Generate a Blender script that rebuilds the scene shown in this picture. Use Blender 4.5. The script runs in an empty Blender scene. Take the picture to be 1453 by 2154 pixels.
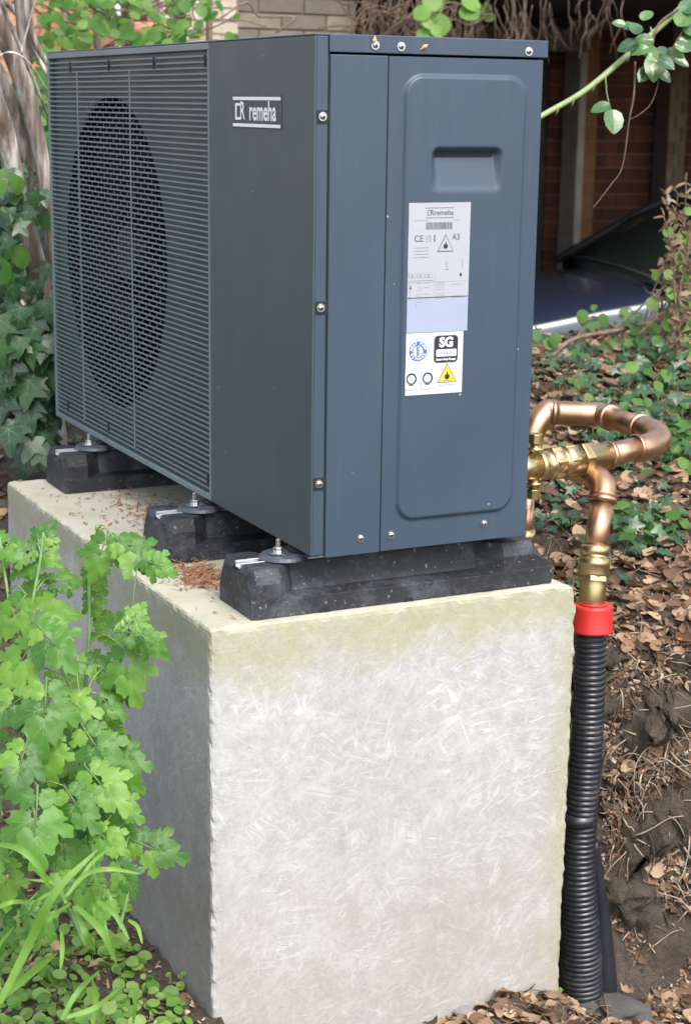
import bpy, bmesh, math, random
from mathutils import Vector, Matrix, Euler, noise
S = bpy.context.scene
COL = S.collection
R = math.radians
random.seed(7)
rnd = random.random
def U(a, b): return a + (b - a) * random.random()

# ------------------------------------------------------------------ camera, sky, sun, exposure
FPX = 3635.33; CXP, CYP = 726.5, 1077.0
cam_d = bpy.data.cameras.new('camera'); cam = bpy.data.objects.new('camera', cam_d); COL.objects.link(cam)
cam.location = (-1.40933, -3.00945, 0.87596)
cam.rotation_euler = (1.33908, -0.01316, -0.45538)
cam_d.sensor_fit = 'VERTICAL'; cam_d.sensor_height = 24.0; cam_d.lens = FPX / 2154 * 24.0
cam_d.clip_start = 0.05; cam_d.clip_end = 500
cam_d.dof.use_dof = True; cam_d.dof.focus_distance = 3.6; cam_d.dof.aperture_fstop = 4.2
S.camera = cam
CAMLOC = Vector(cam.location); CR = Euler(cam.rotation_euler).to_matrix()
FWD = CR @ Vector((0, 0, -1))

SUN_AZ, SUN_EL = (0.05, -0.90), 54       # direction towards the sun on the ground plane, elevation
w = bpy.data.worlds.new('World'); S.world = w; w.use_nodes = True
nt = w.node_tree; nt.nodes.clear()
sky = nt.nodes.new('ShaderNodeTexSky'); sky.sky_type = 'NISHITA'; sky.sun_disc = False
sky.sun_elevation = R(SUN_EL); sky.sun_rotation = math.atan2(SUN_AZ[0], SUN_AZ[1])
sky.air_density = 1.0; sky.dust_density = 3.0; sky.ozone_density = 1.0
bgn = nt.nodes.new('ShaderNodeBackground'); bgn.inputs['Strength'].default_value = 0.15
out = nt.nodes.new('ShaderNodeOutputWorld')
hs_ = nt.nodes.new('ShaderNodeHueSaturation'); hs_.inputs['Saturation'].default_value = .60   # thin cloud: paler than a clear sky
nt.links.new(sky.outputs[0], hs_.inputs['Color']); nt.links.new(hs_.outputs[0], bgn.inputs[0]); nt.links.new(bgn.outputs[0], out.inputs[0])
sd = bpy.data.lights.new('sun', 'SUN'); sd.energy = 0.85; sd.angle = R(26); sd.color = (1.0, 0.96, 0.9)
sun = bpy.data.objects.new('sun', sd); COL.objects.link(sun)
sv = Vector((SUN_AZ[0], SUN_AZ[1], math.hypot(*SUN_AZ) * math.tan(R(SUN_EL)))).normalized()
sun.rotation_euler = sv.to_track_quat('Z', 'Y').to_euler(); sun.location = (2, -4, 6)
S.view_settings.view_transform = 'Standard'; S.view_settings.look = 'None'
S.view_settings.gamma = 1; S.view_settings.use_curve_mapping = False
S.view_settings.exposure = 1.52
S.render.engine = 'CYCLES'

# ------------------------------------------------------------------ helpers
def ray(u, v): return CR @ Vector(((u - CXP) / FPX, -(v - CYP) / FPX, -1))
def at(u, v, ax, val):                       # where the sight line through (u, v) meets a plane x/y/z = val
    d = ray(u, v); i = 'xyz'.index(ax); return CAMLOC + d * ((val - CAMLOC[i]) / d[i])
def atd(u, v, dep): return CAMLOC + ray(u, v) * dep
def ss(a, b, x):
    t = max(0, min(1, (x - a) / (b - a))); return t * t * (3 - 2 * t)
def lerp(a, b, t): return a + (b - a) * t
def interp(pts, x):
    if x <= pts[0][0]: return pts[0][1]
    for (a, fa), (b, fb) in zip(pts, pts[1:]):
        if x <= b: return lerp(fa, fb, (x - a) / (b - a))
    return pts[-1][1]

def tag(o, label=None, cat=None, group=None, kind=None):
    if label: o['label'] = label
    if cat: o['category'] = cat
    if group: o['group'] = group
    if kind: o['kind'] = kind
    return o
def thing(name, label, cat, loc=(0, 0, 0), group=None, rot=None):
    o = bpy.data.objects.new(name, None); COL.objects.link(o); o.location = loc; o.empty_display_size = .1
    if rot: o.rotation_euler = rot
    return tag(o, label, cat, group)
def link(o, parent=None, M=None):
    COL.objects.link(o)
    if parent is not None:
        o.parent = parent                    # builders give world coordinates: undo the chain's transform
        P = Matrix.Identity(4); q = parent
        while q is not None: P = q.matrix_basis @ P; q = q.parent
        o.matrix_basis = P.inverted() @ (M if M is not None else Matrix.Identity(4))
    elif M is not None: o.matrix_basis = M
    return o
class MB:
    def __init__(s): s.v = []; s.f = []; s.m = []; s.sm = []
    def add(s, vs, fs, mi=0, smooth=False):
        n = len(s.v); s.v += [tuple(v) for v in vs]
        for f in fs: s.f.append(tuple(i + n for i in f)); s.m.append(mi); s.sm.append(smooth)
        return s
    def box(s, a, b, mi=0, M=None):
        x0, y0, z0 = a; x1, y1, z1 = b
        vs = [Vector(p) for p in ((x0,y0,z0),(x1,y0,z0),(x1,y1,z0),(x0,y1,z0),(x0,y0,z1),(x1,y0,z1),(x1,y1,z1),(x0,y1,z1))]
        if M is not None: vs = [M @ p for p in vs]
        return s.add(vs, [(3,2,1,0),(4,5,6,7),(0,1,5,4),(1,2,6,5),(2,3,7,6),(3,0,4,7)], mi)
    def tube(s, pts, rad, n=8, mi=0, cap=True, sy=1.0):
        pts = [Vector(p) for p in pts]
        if not hasattr(rad, '__len__'): rad = [rad] * len(pts)
        up = Vector((0, 0, 1)); vs = []; prev = None
        for i, p in enumerate(pts):
            t = (pts[min(i + 1, len(pts) - 1)] - pts[max(i - 1, 0)])
            t = t.normalized() if t.length > 1e-9 else Vector((0, 0, 1))
            if prev is None:
                a = t.cross(up) if abs(t.z) < .95 else t.cross(Vector((1, 0, 0)))
            else: a = prev - t * prev.dot(t)
            a.normalize(); prev = a; b = t.cross(a)
            for k in range(n):
                an = 2 * math.pi * k / n
                vs.append(p + (a * math.cos(an) + b * math.sin(an) * sy) * rad[i])
        fs = [(i * n + k, i * n + (k + 1) % n, (i + 1) * n + (k + 1) % n, (i + 1) * n + k) for i in range(len(pts) - 1) for k in range(n)]
        if cap: fs += [tuple(range(n - 1, -1, -1)), tuple((len(pts) - 1) * n + k for k in range(n))]
        return s.add(vs, fs, mi, True)
    def disc(s, c, nrm, r, h, n=16, mi=0, r2=None, smooth=False):
        c = Vector(c); nrm = Vector(nrm).normalized()
        a = nrm.orthogonal().normalized(); b = nrm.cross(a); r2 = r if r2 is None else r2
        vs = [c + (a * math.cos(2*math.pi*k/n) + b * math.sin(2*math.pi*k/n)) * r for k in range(n)]
        vs += [c + nrm * h + (a * math.cos(2*math.pi*k/n) + b * math.sin(2*math.pi*k/n)) * r2 for k in range(n)]
        return s.add(vs, [(k, (k+1) % n, n + (k+1) % n, n + k) for k in range(n)] + [tuple(range(n-1,-1,-1)), tuple(range(n, 2*n))], mi, smooth)
    def grid(s, P, nu, nv, mi=0, smooth=True):       # P(i,j)
        vs = [P(i, j) for i in range(nu + 1) for j in range(nv + 1)]
        return s.add(vs, [(i*(nv+1)+j, (i+1)*(nv+1)+j, (i+1)*(nv+1)+j+1, i*(nv+1)+j+1) for i in range(nu) for j in range(nv)], mi, smooth)
    def mesh(s, name, mats):
        me = bpy.data.meshes.new(name); me.from_pydata(s.v, [], s.f)
        for m in (mats if isinstance(mats, (list, tuple)) else [mats]): me.materials.append(m)
        me.polygons.foreach_set('material_index', s.m); me.polygons.foreach_set('use_smooth', s.sm); me.update()
        return me
    def obj(s, name, mats, parent=None, bevel=0, seg=2):
        o = bpy.data.objects.new(name, s.mesh(name, mats)); link(o, parent)
        if bevel:
            m = o.modifiers.new('bevel', 'BEVEL'); m.width = bevel; m.segments = seg; m.limit_method = 'ANGLE'; m.angle_limit = R(35)
        return o
def place(name, me, M, parent): return link(bpy.data.objects.new(name, me), parent, M)
def append_mesh(mb, me, M, mi=None):
    n = len(mb.v)
    for v in me.vertices: mb.v.append(tuple(M @ v.co))
    for p in me.polygons:
        mb.f.append(tuple(i + n for i in p.vertices)); mb.m.append(p.material_index if mi is None else mi); mb.sm.append(p.use_smooth)
def scatter(name, items, parent, mats, limit=300, floor_name=None):
    """items: (mesh, matrix); the ones that show largest become objects, the rest one stuff part"""
    def size(it):
        M = it[1]; p = M.translation; d = (p - CAMLOC).dot(FWD)
        return -M.to_scale().x / max(d, .1)
    items = sorted(items, key=size)
    for me, M in items[:limit]: place(name, me, M, parent)
    if len(items) > limit:
        mb = MB()
        for me, M in items[limit:]: append_mesh(mb, me, M)
        o = mb.obj((floor_name or name), mats, parent); o['kind'] = 'stuff'
def basis(loc, nrm, up, sc):                   # y axis ~ up, z axis = nrm
    z = Vector(nrm).normalized(); y = Vector(up); y = (y - z * y.dot(z))
    if y.length < 1e-5: y = z.orthogonal()
    y.normalize(); x = y.cross(z)
    M = Matrix((x, y, z)).transposed().to_4x4()
    return Matrix.Translation(loc) @ M @ Matrix.Diagonal((sc, sc, sc, 1))
def spline(pts, n=8):
    pts = [Vector(p) for p in pts]; o = []
    P = [pts[0] * 2 - pts[1]] + pts + [pts[-1] * 2 - pts[-2]]
    for i in range(1, len(P) - 2):
        for k in range(n):
            t = k / n; a, b, c, d = P[i-1:i+3]
            o.append(.5 * ((2*b) + (c - a)*t + (2*a - 5*b + 4*c - d)*t*t + (3*b - a - 3*c + d)*t**3))
    o.append(pts[-1]); return o

# ------------------------------------------------------------------ materials
class NT:
    def __init__(s, name):
        s.m = bpy.data.materials.new(name); s.m.use_nodes = True; s.t = s.m.node_tree; s.n = s.t.nodes
        s.b = s.n['Principled BSDF']; s.out = s.n['Material Output']
    def N(s, ty, **k):
        n = s.n.new(ty)
        for a, b in k.items():
            if a in n.inputs: s.set(n.inputs[a], b)
            else: setattr(n, a, b)
        return n
    def set(s, i, v):
        if isinstance(v, bpy.types.NodeSocket): s.t.links.new(v, i)
        elif isinstance(v, bpy.types.Node): s.t.links.new(v.outputs[0], i)
        else: i.default_value = v
    def coord(s, sc=(1,1,1), rot=(0,0,0), kind='Object'):
        c = s.N('ShaderNodeTexCoord'); m = s.N('ShaderNodeMapping'); s.set(m.inputs['Vector'], c.outputs[kind])
        m.inputs['Scale'].default_value = sc; m.inputs['Rotation'].default_value = rot; return m.outputs[0]
    def world(s): return s.N('ShaderNodeNewGeometry').outputs['Position']
    def noise(s, sc, det=4, vec=None, rough=.6, dist=0):
        n = s.N('ShaderNodeTexNoise'); n.inputs['Scale'].default_value = sc; n.inputs['Detail'].default_value = det
        n.inputs['Roughness'].default_value = rough; n.inputs['Distortion'].default_value = dist
        s.set(n.inputs['Vector'], vec if vec is not None else s.coord()); return n.outputs['Fac']
    def ramp(s, fac, stops):
        r = s.N('ShaderNodeValToRGB'); s.set(r.inputs[0], fac); e = r.color_ramp.elements
        while len(e) < len(stops): e.new(.5)
        for el, (p, c) in zip(e, stops):
            el.position = p; el.color = (c, c, c, 1) if not hasattr(c, '__len__') else (*c, 1)
        return r.outputs[0]
    def mix(s, fac, a, b, mode='MIX'):
        m = s.N('ShaderNodeMix'); m.data_type = 'RGBA'; m.blend_type = mode
        s.set(m.inputs[0], fac)
        for i, v in ((6, a), (7, b)): s.set(m.inputs[i], (*v, 1) if isinstance(v, tuple) and len(v) == 3 else v)
        return m.outputs[2]
    def math(s, op, a, b=0, c=0):
        m = s.N('ShaderNodeMath'); m.operation = op
        for i, v in enumerate((a, b, c)): s.set(m.inputs[i], v)
        return m.outputs[0]
    def bump(s, h, st=.3, dist=.01, nrm=None):
        b = s.N('ShaderNodeBump'); b.inputs['Strength'].default_value = st; b.inputs['Distance'].default_value = dist
        s.set(b.inputs['Height'], h)
        if nrm is not None: s.set(b.inputs['Normal'], nrm)
        s.set(s.b.inputs['Normal'], b.outputs[0]); return b.outputs[0]
    def col(s, c): s.set(s.b.inputs['Base Color'], (*c, 1) if isinstance(c, tuple) and len(c) == 3 else c)
    def P(s, **k):
        for a, v in k.items(): s.set(s.b.inputs[a.replace('_', ' ')], v)
        return s

def simple(name, c, rough=.5, metal=0, var=.12, sc=30, bump=.05, spec=None):
    t = NT(name); n = t.noise(sc, 5)
    t.col(t.ramp(n, [(.3, tuple(x * (1 - var) for x in c)), (.7, tuple(min(1, x * (1 + var)) for x in c))]))
    t.P(Roughness=t.ramp(t.noise(sc * 2.3, 4), [(.3, max(0, rough - .08)), (.7, min(1, rough + .08))]), Metallic=metal)
    if spec is not None: t.P(Specular_IOR_Level=spec)
    if bump: t.bump(t.noise(sc * 6, 3), bump, .002)
    return t.m

# anthracite powder coat: fine texture, faint dust streaks and specks
def coat(name, base, rough=.42):
    t = NT(name); v = t.coord()
    cloud = t.noise(2.2, 5, v, .6)
    streak = t.noise(6, 5, t.coord((9, 9, .6)), .65)
    c = t.mix(t.ramp(cloud, [(.3, 0.0), (.75, 1.0)]), tuple(x * .92 for x in base), tuple(x * 1.12 for x in base))
    c = t.mix(t.ramp(streak, [(.55, 0.0), (.85, .10)]), c, (.20, .21, .20))
    vo = t.N('ShaderNodeTexVoronoi'); t.set(vo.inputs['Vector'], v); vo.inputs['Scale'].default_value = 24
    nn = t.noise(17, 2, v)
    sp = t.math('MULTIPLY', t.ramp(vo.outputs['Distance'], [(.035, 1.0), (.07, 0.0)]), t.ramp(nn, [(.54, 0.0), (.58, 1.0)]))
    c = t.mix(t.math('MULTIPLY', sp, .7), c, (.45, .45, .42))
    t.col(c); t.P(Roughness=t.ramp(t.noise(3.5, 5, v), [(.3, rough - .05), (.7, rough + .1)]), Specular_IOR_Level=.5)
    t.bump(t.noise(900, 2, v), .06, .0004); return t.m
M_SIDE = coat('anthracite with painted sky tint', (.036, .056, .086))  # blue cast of the sky on the sides is put into the coat colour
M_FRONT = coat('anthracite with painted foliage tint', (.047, .070, .074), .45)  # same coat, greener: reflected foliage is put into the colour
M_SLAT = coat('anthracite with painted slat light', (.14, .18, .19), .45)  # lighter copy of the coat: lit slat edges are put into the colour
M_DARK = simple('black plastic of the fan', (.006, .006, .008), .45, bump=0)
M_GAP = simple('dark gap seal', (.006, .007, .008), .7, bump=0)
M_STEEL = simple('zinc plated screw steel', (.62, .63, .65), .28, 1, .1, 200, .05)
M_ALU = simple('aluminium rail', (.74, .75, .77), .38, .85, .08, 60, .05)
M_WHITE = simple('white lettering', (.80, .81, .80), .5, 0, .03, 50, 0)
M_GREYP = simple('grey print', (.10, .10, .11), .6, 0, .05, 100, 0)
M_LGREY = simple('pale grey print', (.24, .245, .27), .6, 0, .05, 100, 0)
M_BLACKP = simple('black print', (.02, .022, .028), .5, 0, .05, 100, 0)
M_PAPER = simple('white sticker paper', (.35, .36, .40), .42, 0, .02, 20, 0)
M_PAPERB = simple('bluish sticker paper', (.29, .33, .43), .42, 0, .03, 20, 0)
M_PAPERW = simple('bright white sticker', (.50, .54, .56), .4, 0, .02, 20, 0)
M_BLUE = simple('blue print', (.035, .12, .50), .5, 0, .05, 80, 0)
M_YEL = simple('yellow print', (.62, .46, .03), .5, 0, .05, 80, 0)
M_RED = simple('red plastic cap', (.46, .018, .016), .42, 0, .05, 20, .08)

def rubber():
    t = NT('recycled rubber'); v = t.coord()
    c = t.ramp(t.noise(60, 6, v, .75), [(.3, (.007, .008, .010)), (.75, (.022, .024, .030))])
    sc = t.ramp(t.noise(7, 8, v, .8), [(.50, 0.0), (.74, .55)])
    c = t.mix(sc, c, (.16, .17, .20))
    sp = t.ramp(t.noise(90, 4, v), [(.64, 0.0), (.70, .6)])
    c = t.mix(sp, c, (.35, .33, .28))
    t.col(c); t.P(Roughness=.62); t.bump(t.noise(150, 5, v, .8), .5, .003); return t.m
M_RUB = rubber()

def concrete():
    t = NT('board marked concrete'); v = t.world()
    cloud = t.noise(2.1, 5, v, .55)
    fine = t.noise(26, 7, v, .7)
    strands = None
    # OSB flakes pressed into the surface: long thin noise in many directions, every layer only in its own patches
    sp0 = t.N('ShaderNodeSeparateXYZ'); t.set(sp0.inputs[0], v)
    cb = t.N('ShaderNodeCombineXYZ'); t.set(cb.inputs[0], t.math('ADD', sp0.outputs[0], sp0.outputs[1])); t.set(cb.inputs[1], t.math('MULTIPLY_ADD', sp0.outputs[1], .6, sp0.outputs[2]))
    wv = t.N('ShaderNodeTexNoise'); wv.inputs['Scale'].default_value = 5; t.set(wv.inputs['Vector'], cb.outputs[0])
    va = t.N('ShaderNodeVectorMath'); va.operation = 'MULTIPLY_ADD'; t.set(va.inputs[0], wv.outputs['Color']); va.inputs[1].default_value = (.045, .045, 0); t.set(va.inputs[2], cb.outputs[0])
    for k, (ang, sx, th) in enumerate([(12, 1, .60), (35, 1.5, .60), (50, .8, .61), (78, 1.3, .61), (24, .6, .60), (115, 1.2, .62), (148, 1.4, .61), (168, .9, .60), (40, 2.2, .58), (5, 2.0, .59)]):
        m = t.N('ShaderNodeMapping'); t.set(m.inputs['Vector'], va.outputs[0]); m.inputs['Rotation'].default_value = (0, 0, R(-ang)); m.inputs['Location'].default_value = (k * 3.17, k * 1.73, 0)
        sc2 = t.N('ShaderNodeMapping'); t.set(sc2.inputs['Vector'], m.outputs[0]); sc2.inputs['Scale'].default_value = (13 * sx ** .7, 62 * sx ** .7, 1)
        n = t.noise(1.0, 2, sc2.outputs[0], .5, .5)
        pm = t.N('ShaderNodeMapping'); t.set(pm.inputs['Vector'], v); pm.inputs['Location'].default_value = (k * 5.3, k * 2.9, k * 7.7)
        patch = t.ramp(t.noise(7, 3, pm.outputs[0]), [(.44, 0.0), (.62, 1.0)])
        l = t.math('MULTIPLY', t.ramp(n, [(th - .015, 0.0), (th + .02, 1.0)]), t.math('MULTIPLY', patch, (.55, 1.0, .75, .9, .6, 1.0, .7, .85, .5, .95)[k]))
        strands = l if strands is None else t.math('MAXIMUM', strands, l)
    base = t.ramp(cloud, [(.25, (.325, .318, .292)), (.5, (.385, .383, .362)), (.75, (.44, .44, .427))])
    base = t.mix(t.ramp(fine, [(.35, .45), (.65, 0.0)]), base, (.24, .232, .22))
    base = t.mix(t.ramp(t.noise(48, 3, va.outputs[0], .6, 2.0), [(.50, 0.0), (.60, .30)]), base, (.43, .425, .42))
    c = t.mix(t.math('MULTIPLY', t.math('MULTIPLY', strands, .85), t.ramp(t.noise(13, 4, v), [(.3, .25), (.7, 1.0)])), base, (.52, .52, .525))
    sep = t.N('ShaderNodeSeparateXYZ'); t.set(sep.inputs[0], v)
    nx = t.noise(5, 5, v, .65)
    # algae: along the top edge, along the far right edge
    zt = t.math('ADD', sep.outputs[2], t.math('MULTIPLY', t.math('SUBTRACT', nx, .5), .30))
    al = t.ramp(t.math('MULTIPLY_ADD', zt, 5.0, 1.9), [(.52, 0.0), (1.05, .70)])
    xt = t.math('ADD', sep.outputs[0], t.math('MULTIPLY', t.math('SUBTRACT', nx, .5), .12))
    ar = t.ramp(t.math('MULTIPLY_ADD', xt, 8.0, -4.35), [(.1, 0.0), (.62, .62)])
    al = t.math('MAXIMUM', al, ar)
    al = t.math('MULTIPLY', al, t.ramp(t.noise(14, 5, v, .7), [(.25, .5), (.6, 1.0)]))
    c = t.mix(al, c, (.29, .285, .135))
    # earthy staining in the lower middle
    br = t.ramp(t.math('MULTIPLY_ADD', t.math('ADD', sep.outputs[2], t.math('MULTIPLY', nx, .5)), -2.0, -.7), [(.0, 0.0), (.5, .55)])
    c = t.mix(t.math('MULTIPLY', br, t.ramp(t.noise(3, 5, v), [(.35, .3), (.65, 1.0)])), c, (.28, .24, .19))
    c = t.mix(t.ramp(t.noise(210, 4, v, .8), [(.32, .35), (.48, 0.0)]), c, (.20, .19, .17))
    c = t.mix(t.ramp(t.noise(11, 6, v, .75), [(.30, .35), (.45, 0.0)]), c, (.25, .24, .215))
    vp = t.N('ShaderNodeTexVoronoi'); t.set(vp.inputs['Vector'], v); vp.inputs['Scale'].default_value = 38
    sq = t.math('MULTIPLY', t.ramp(vp.outputs['Distance'], [(.03, .8), (.055, 0.0)]), t.ramp(t.noise(23, 2, v), [(.50, 0.0), (.55, 1.0)]))
    c = t.mix(sq, c, (.16, .14, .12))
    # damp staining plus plant shade painted in, darkening downward on the left side
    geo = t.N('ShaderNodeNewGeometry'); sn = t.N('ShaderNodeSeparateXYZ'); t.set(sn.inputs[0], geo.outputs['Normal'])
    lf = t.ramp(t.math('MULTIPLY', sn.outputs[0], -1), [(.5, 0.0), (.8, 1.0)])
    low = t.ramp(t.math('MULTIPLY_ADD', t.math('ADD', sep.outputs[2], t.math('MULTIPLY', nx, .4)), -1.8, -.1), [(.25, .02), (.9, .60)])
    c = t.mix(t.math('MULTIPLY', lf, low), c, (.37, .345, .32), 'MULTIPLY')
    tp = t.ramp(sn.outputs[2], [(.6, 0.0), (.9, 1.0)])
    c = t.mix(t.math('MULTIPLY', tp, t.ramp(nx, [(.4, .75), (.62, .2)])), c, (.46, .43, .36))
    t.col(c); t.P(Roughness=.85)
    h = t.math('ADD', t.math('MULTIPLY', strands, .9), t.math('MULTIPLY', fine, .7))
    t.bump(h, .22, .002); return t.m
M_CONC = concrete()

def soil():
    t = NT('dark crumbly soil'); v = t.world()
    n = t.noise(9, 8, v, .75); n2 = t.noise(70, 6, v, .8)
    c = t.ramp(n, [(.3, (.055, .044, .034)), (.5, (.15, .12, .092)), (.72, (.26, .21, .165))])
    c = t.mix(t.ramp(n2, [(.45, 0.0), (.75, .7)]), c, (.17, .14, .11))
    sp = t.ramp(t.noise(220, 3, v), [(.68, 0.0), (.73, .8)])
    c = t.mix(sp, c, (.30, .25, .20))
    dark = t.ramp(n2, [(.3, .7), (.45, 0.0)]); c = t.mix(dark, c, (.018, .014, .010))
    t.col(c); t.P(Roughness=.95, Specular_IOR_Level=.2)
    t.bump(t.math('ADD', t.math('MULTIPLY', n2, .8), t.noise(25, 6, v, .8)), 1.0, .035); return t.m
M_SOIL = soil()

def leafmat(name, c1, c2, c3=None, rough=.45, trans=.35, veins=True, spec=.4):
    t = NT(name)
    oi = t.N('ShaderNodeObjectInfo').outputs['Random']; ri = t.N('ShaderNodeNewGeometry').outputs['Random Per Island']
    r = t.math('FRACT', t.math('ADD', oi, ri))
    stops = [(0, c1), (1, c2)] if c3 is None else [(0, c1), (.5, c2), (1, c3)]
    c = t.ramp(r, stops)
    n = t.noise(26, 4, t.world(), .6)
    c = t.mix(t.ramp(n, [(.35, .25), (.7, 0.0)]), c, tuple(x * .45 for x in c1))
    t.col(c); t.P(Roughness=rough, Specular_IOR_Level=spec); t.bump(t.noise(160, 3, t.world()), .25, .002)
    if trans:
        tr = t.N('ShaderNodeBsdfTranslucent'); t.set(tr.inputs[0], t.mix(.6, c, t.mix(1, c, (1.5, 1.6, .7), 'MULTIPLY')))
        mx = t.N('ShaderNodeMixShader'); mx.inputs[0].default_value = trans
        t.set(mx.inputs[1], t.b.outputs[0]); t.t.links.new(tr.outputs[0], mx.inputs[2]); t.t.links.new(mx.outputs[0], t.out.inputs[0])
    return t.m
M_CEL = leafmat('celandine leaf', (.035, .125, .012), (.095, .245, .022), (.175, .335, .042), .42, .34)
M_CELV = leafmat('celandine vein', (.13, .27, .08), (.17, .31, .10), None, .5, .3)
M_STEM = simple('pale green stem', (.15, .27, .08), .5, 0, .25, 40, .1)
M_IVY = leafmat('ivy leaf', (.014, .045, .016), (.024, .075, .022), (.045, .12, .03), .30, .15, spec=.5)
M_IVYV = leafmat('ivy vein', (.08, .15, .07), (.11, .19, .09), None, .4, .1)
M_VINE = leafmat('vine leaf', (.05, .15, .022), (.09, .23, .035), (.17, .29, .06), .5, .45)
M_ROSE = leafmat('rose leaf', (.022, .075, .024), (.045, .14, .035), (.12, .22, .05), .25, .2, spec=.7)
M_GRASS = leafmat('grass blade', (.15, .32, .05), (.25, .42, .09), None, .45, .4)
M_ROUND = leafmat('small round leaf', (.10, .24, .035), (.18, .34, .06), (.28, .40, .12), .5, .4)
M_LITTER = leafmat('fallen leaf', (.07, .040, .026), (.21, .125, .078), (.46, .33, .21), .75, .12, spec=.2)
M_TWIG = simple('grey brown twig', (.17, .12, .085), .8, 0, .45, 30, .3)
M_ROOT = simple('pale root', (.34, .27, .20), .8, 0, .3, 30, .3)
M_ROOTD = simple('dark root', (.11, .07, .045), .85, 0, .4, 30, .3)
M_CANE = simple('green rose cane', (.20, .27, .10), .45, 0, .2, 25, .15)
M_CHIP = simple('brown bud scale', (.24, .11, .05), .8, 0, .5, 90, .3)

def bark():
    t = NT('smooth pale bark'); v = t.coord((1, 1, .10)); n = t.noise(22, 8, v, .7)
    c = t.ramp(n, [(.3, (.05, .036, .026)), (.46, (.14, .105, .08)), (.56, (.36, .32, .28)), (.64, (.62, .59, .57))])
    t.col(c); t.P(Roughness=.5); t.bump(t.noise(26, 7, v, .7), .6, .012); return t.m
M_BARK = bark()
def metalmat(name, c1, c2, rough):
    t = NT(name); n = t.noise(9, 6, t.world(), .65)
    c = t.ramp(n, [(.3, c1), (.7, c2)]); t.col(c); t.P(Metallic=1.0, Roughness=t.ramp(t.noise(22, 5, t.world()), [(.3, rough - .08), (.7, rough + .12)]))
    t.bump(t.noise(90, 3, t.world()), .08, .001); return t.m
M_COP = metalmat('weathered copper', (.35, .195, .115), (.61, .385, .25), .36)
M_BRASS = metalmat('brass', (.40, .29, .14), (.62, .48, .26), .33)
def duct():
    t = NT('black corrugated plastic'); v = t.world(); n = t.noise(14, 7, v, .75)
    t.col(t.mix(t.ramp(n, [(.5, 0.0), (.8, .45)]), (.012, .014, .018), (.12, .11, .10))); t.P(Roughness=.32, Specular_IOR_Level=.6)
    t.bump(t.noise(60, 4, v), .1, .002); return t.m
M_DUCT = duct()
def brickmat(name, cols, rough=.9):
    t = NT(name); oi = t.N('ShaderNodeObjectInfo').outputs['Random']; ri = t.N('ShaderNodeNewGeometry').outputs['Random Per Island']
    r = t.math('FRACT', t.math('ADD', oi, ri)); k = len(cols)
    c = t.ramp(r, [(i / (k - 1), cc) for i, cc in enumerate(cols)])
    n = t.noise(9, 7, t.world(), .7)
    c = t.mix(t.ramp(n, [(.35, .45), (.65, 0.0)]), c, tuple(x * .45 for x in cols[0]))
    t.col(c); t.P(Roughness=rough); t.bump(t.noise(60, 5, t.world()), .5, .006); return t.m
M_BRED = brickmat('dark red brick', [(.075, .022, .012), (.11, .032, .016), (.16, .052, .022)])
M_BORA = brickmat('orange brick', [(.42, .17, .08), (.50, .24, .12), (.58, .33, .2)])
M_BOR2 = brickmat('darker orange brick', [(.20, .08, .03), (.26, .11, .045), (.30, .15, .06)])  # deeper, browner tones of the orange brick
M_BCRE = brickmat('cream brick', [(.50, .42, .33), (.58, .50, .40), (.64, .57, .48)])
M_BGRY = brickmat('grey brown block', [(.17, .145, .12), (.22, .19, .16), (.27, .23, .19)])
M_MORT = simple('mortar', (.15, .12, .095), .95, 0, .2, 20, .4)
M_MORTL = simple('pale mortar', (.42, .37, .31), .95, 0, .2, 20, .4)
M_RENDER = simple('pale concrete post', (.34, .31, .27), .9, 0, .2, 8, .3)
M_TIMB = simple('weathered timber', (.05, .04, .032), .85, 0, .35, 8, .4)
M_ROOF = simple('dark roof underside', (.05, .045, .04), .9, 0, .3, 6, .2)
M_TERRA = simple('terracotta plaster', (.45, .20, .12), .9, 0, .3, 5, .3)

# ------------------------------------------------------------------ ground
def H(x, y, rough=True):
    front = interp([(-.6, -.93), (-.24, -.955), (-.02, -1.11), (.25, -1.10), (.45, -1.065), (.63, -1.10), (.70, -1.17), (.8, -1.18), (1.2, -1.18)], x)
    left = -.96 + .70 * ss(.75, 1.75, y) + .13 * ss(1.75, 2.6, y)
    if x > -.2 and y < .06: left = front
    if x < -.22 and y < .8: left = lerp(front, left, ss(-.25, .25, y))
    b = (x - .85) * .5 + (y - .12) * .87
    wob = noise.noise(Vector((x * 2.3, y * 2.3, 3.1))) * .05
    bank = front + (-.36 - front) * ss(-.07, .13, b + wob) + .40 * max(0, min(1, (b - .12) / 1.6))
    if y < -.02: zL = front
    else: zL = left
    t = ss(.50, .66, x)
    z = lerp(zL, bank, t)
    z = lerp(z, -1.0, ss(2.35, 3.3, y) * ss(.2, 1.4, x + (y - 2.3) * .5))
    z = lerp(z, -1.0, ss(3.4, 4.6, y))
    if abs(x) > 6 or abs(y) > 9: return z
    if rough:
        z += noise.fractal(Vector((x * 7, y * 7, 0)), .8, 2.1, 4) * .022 + noise.noise(Vector((x * 38, y * 38, 5))) * .007
    return z
def axis(lo, hi, fine, step, far):
    a = []; x = lo
    while x <= hi: a.append(x); x += fine if fine_in(x, step) else step[2]
    return a
def coords(segs):       # (start, end, step)
    a = []
    for s0, s1, st in segs:
        n = max(1, round((s1 - s0) / st)); a += [s0 + (s1 - s0) * i / n for i in range(n)]
    a.append(segs[-1][1]); return a
XS = coords([(-160, -20, 35), (-20, -4, 4), (-4, -1.2, .25), (-1.2, .6, .02), (.6, 1.4, .0075), (1.4, 1.5, .02), (1.5, 3, .03), (3, 6, .2), (6, 20, 3.5), (20, 200, 45)])
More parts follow.
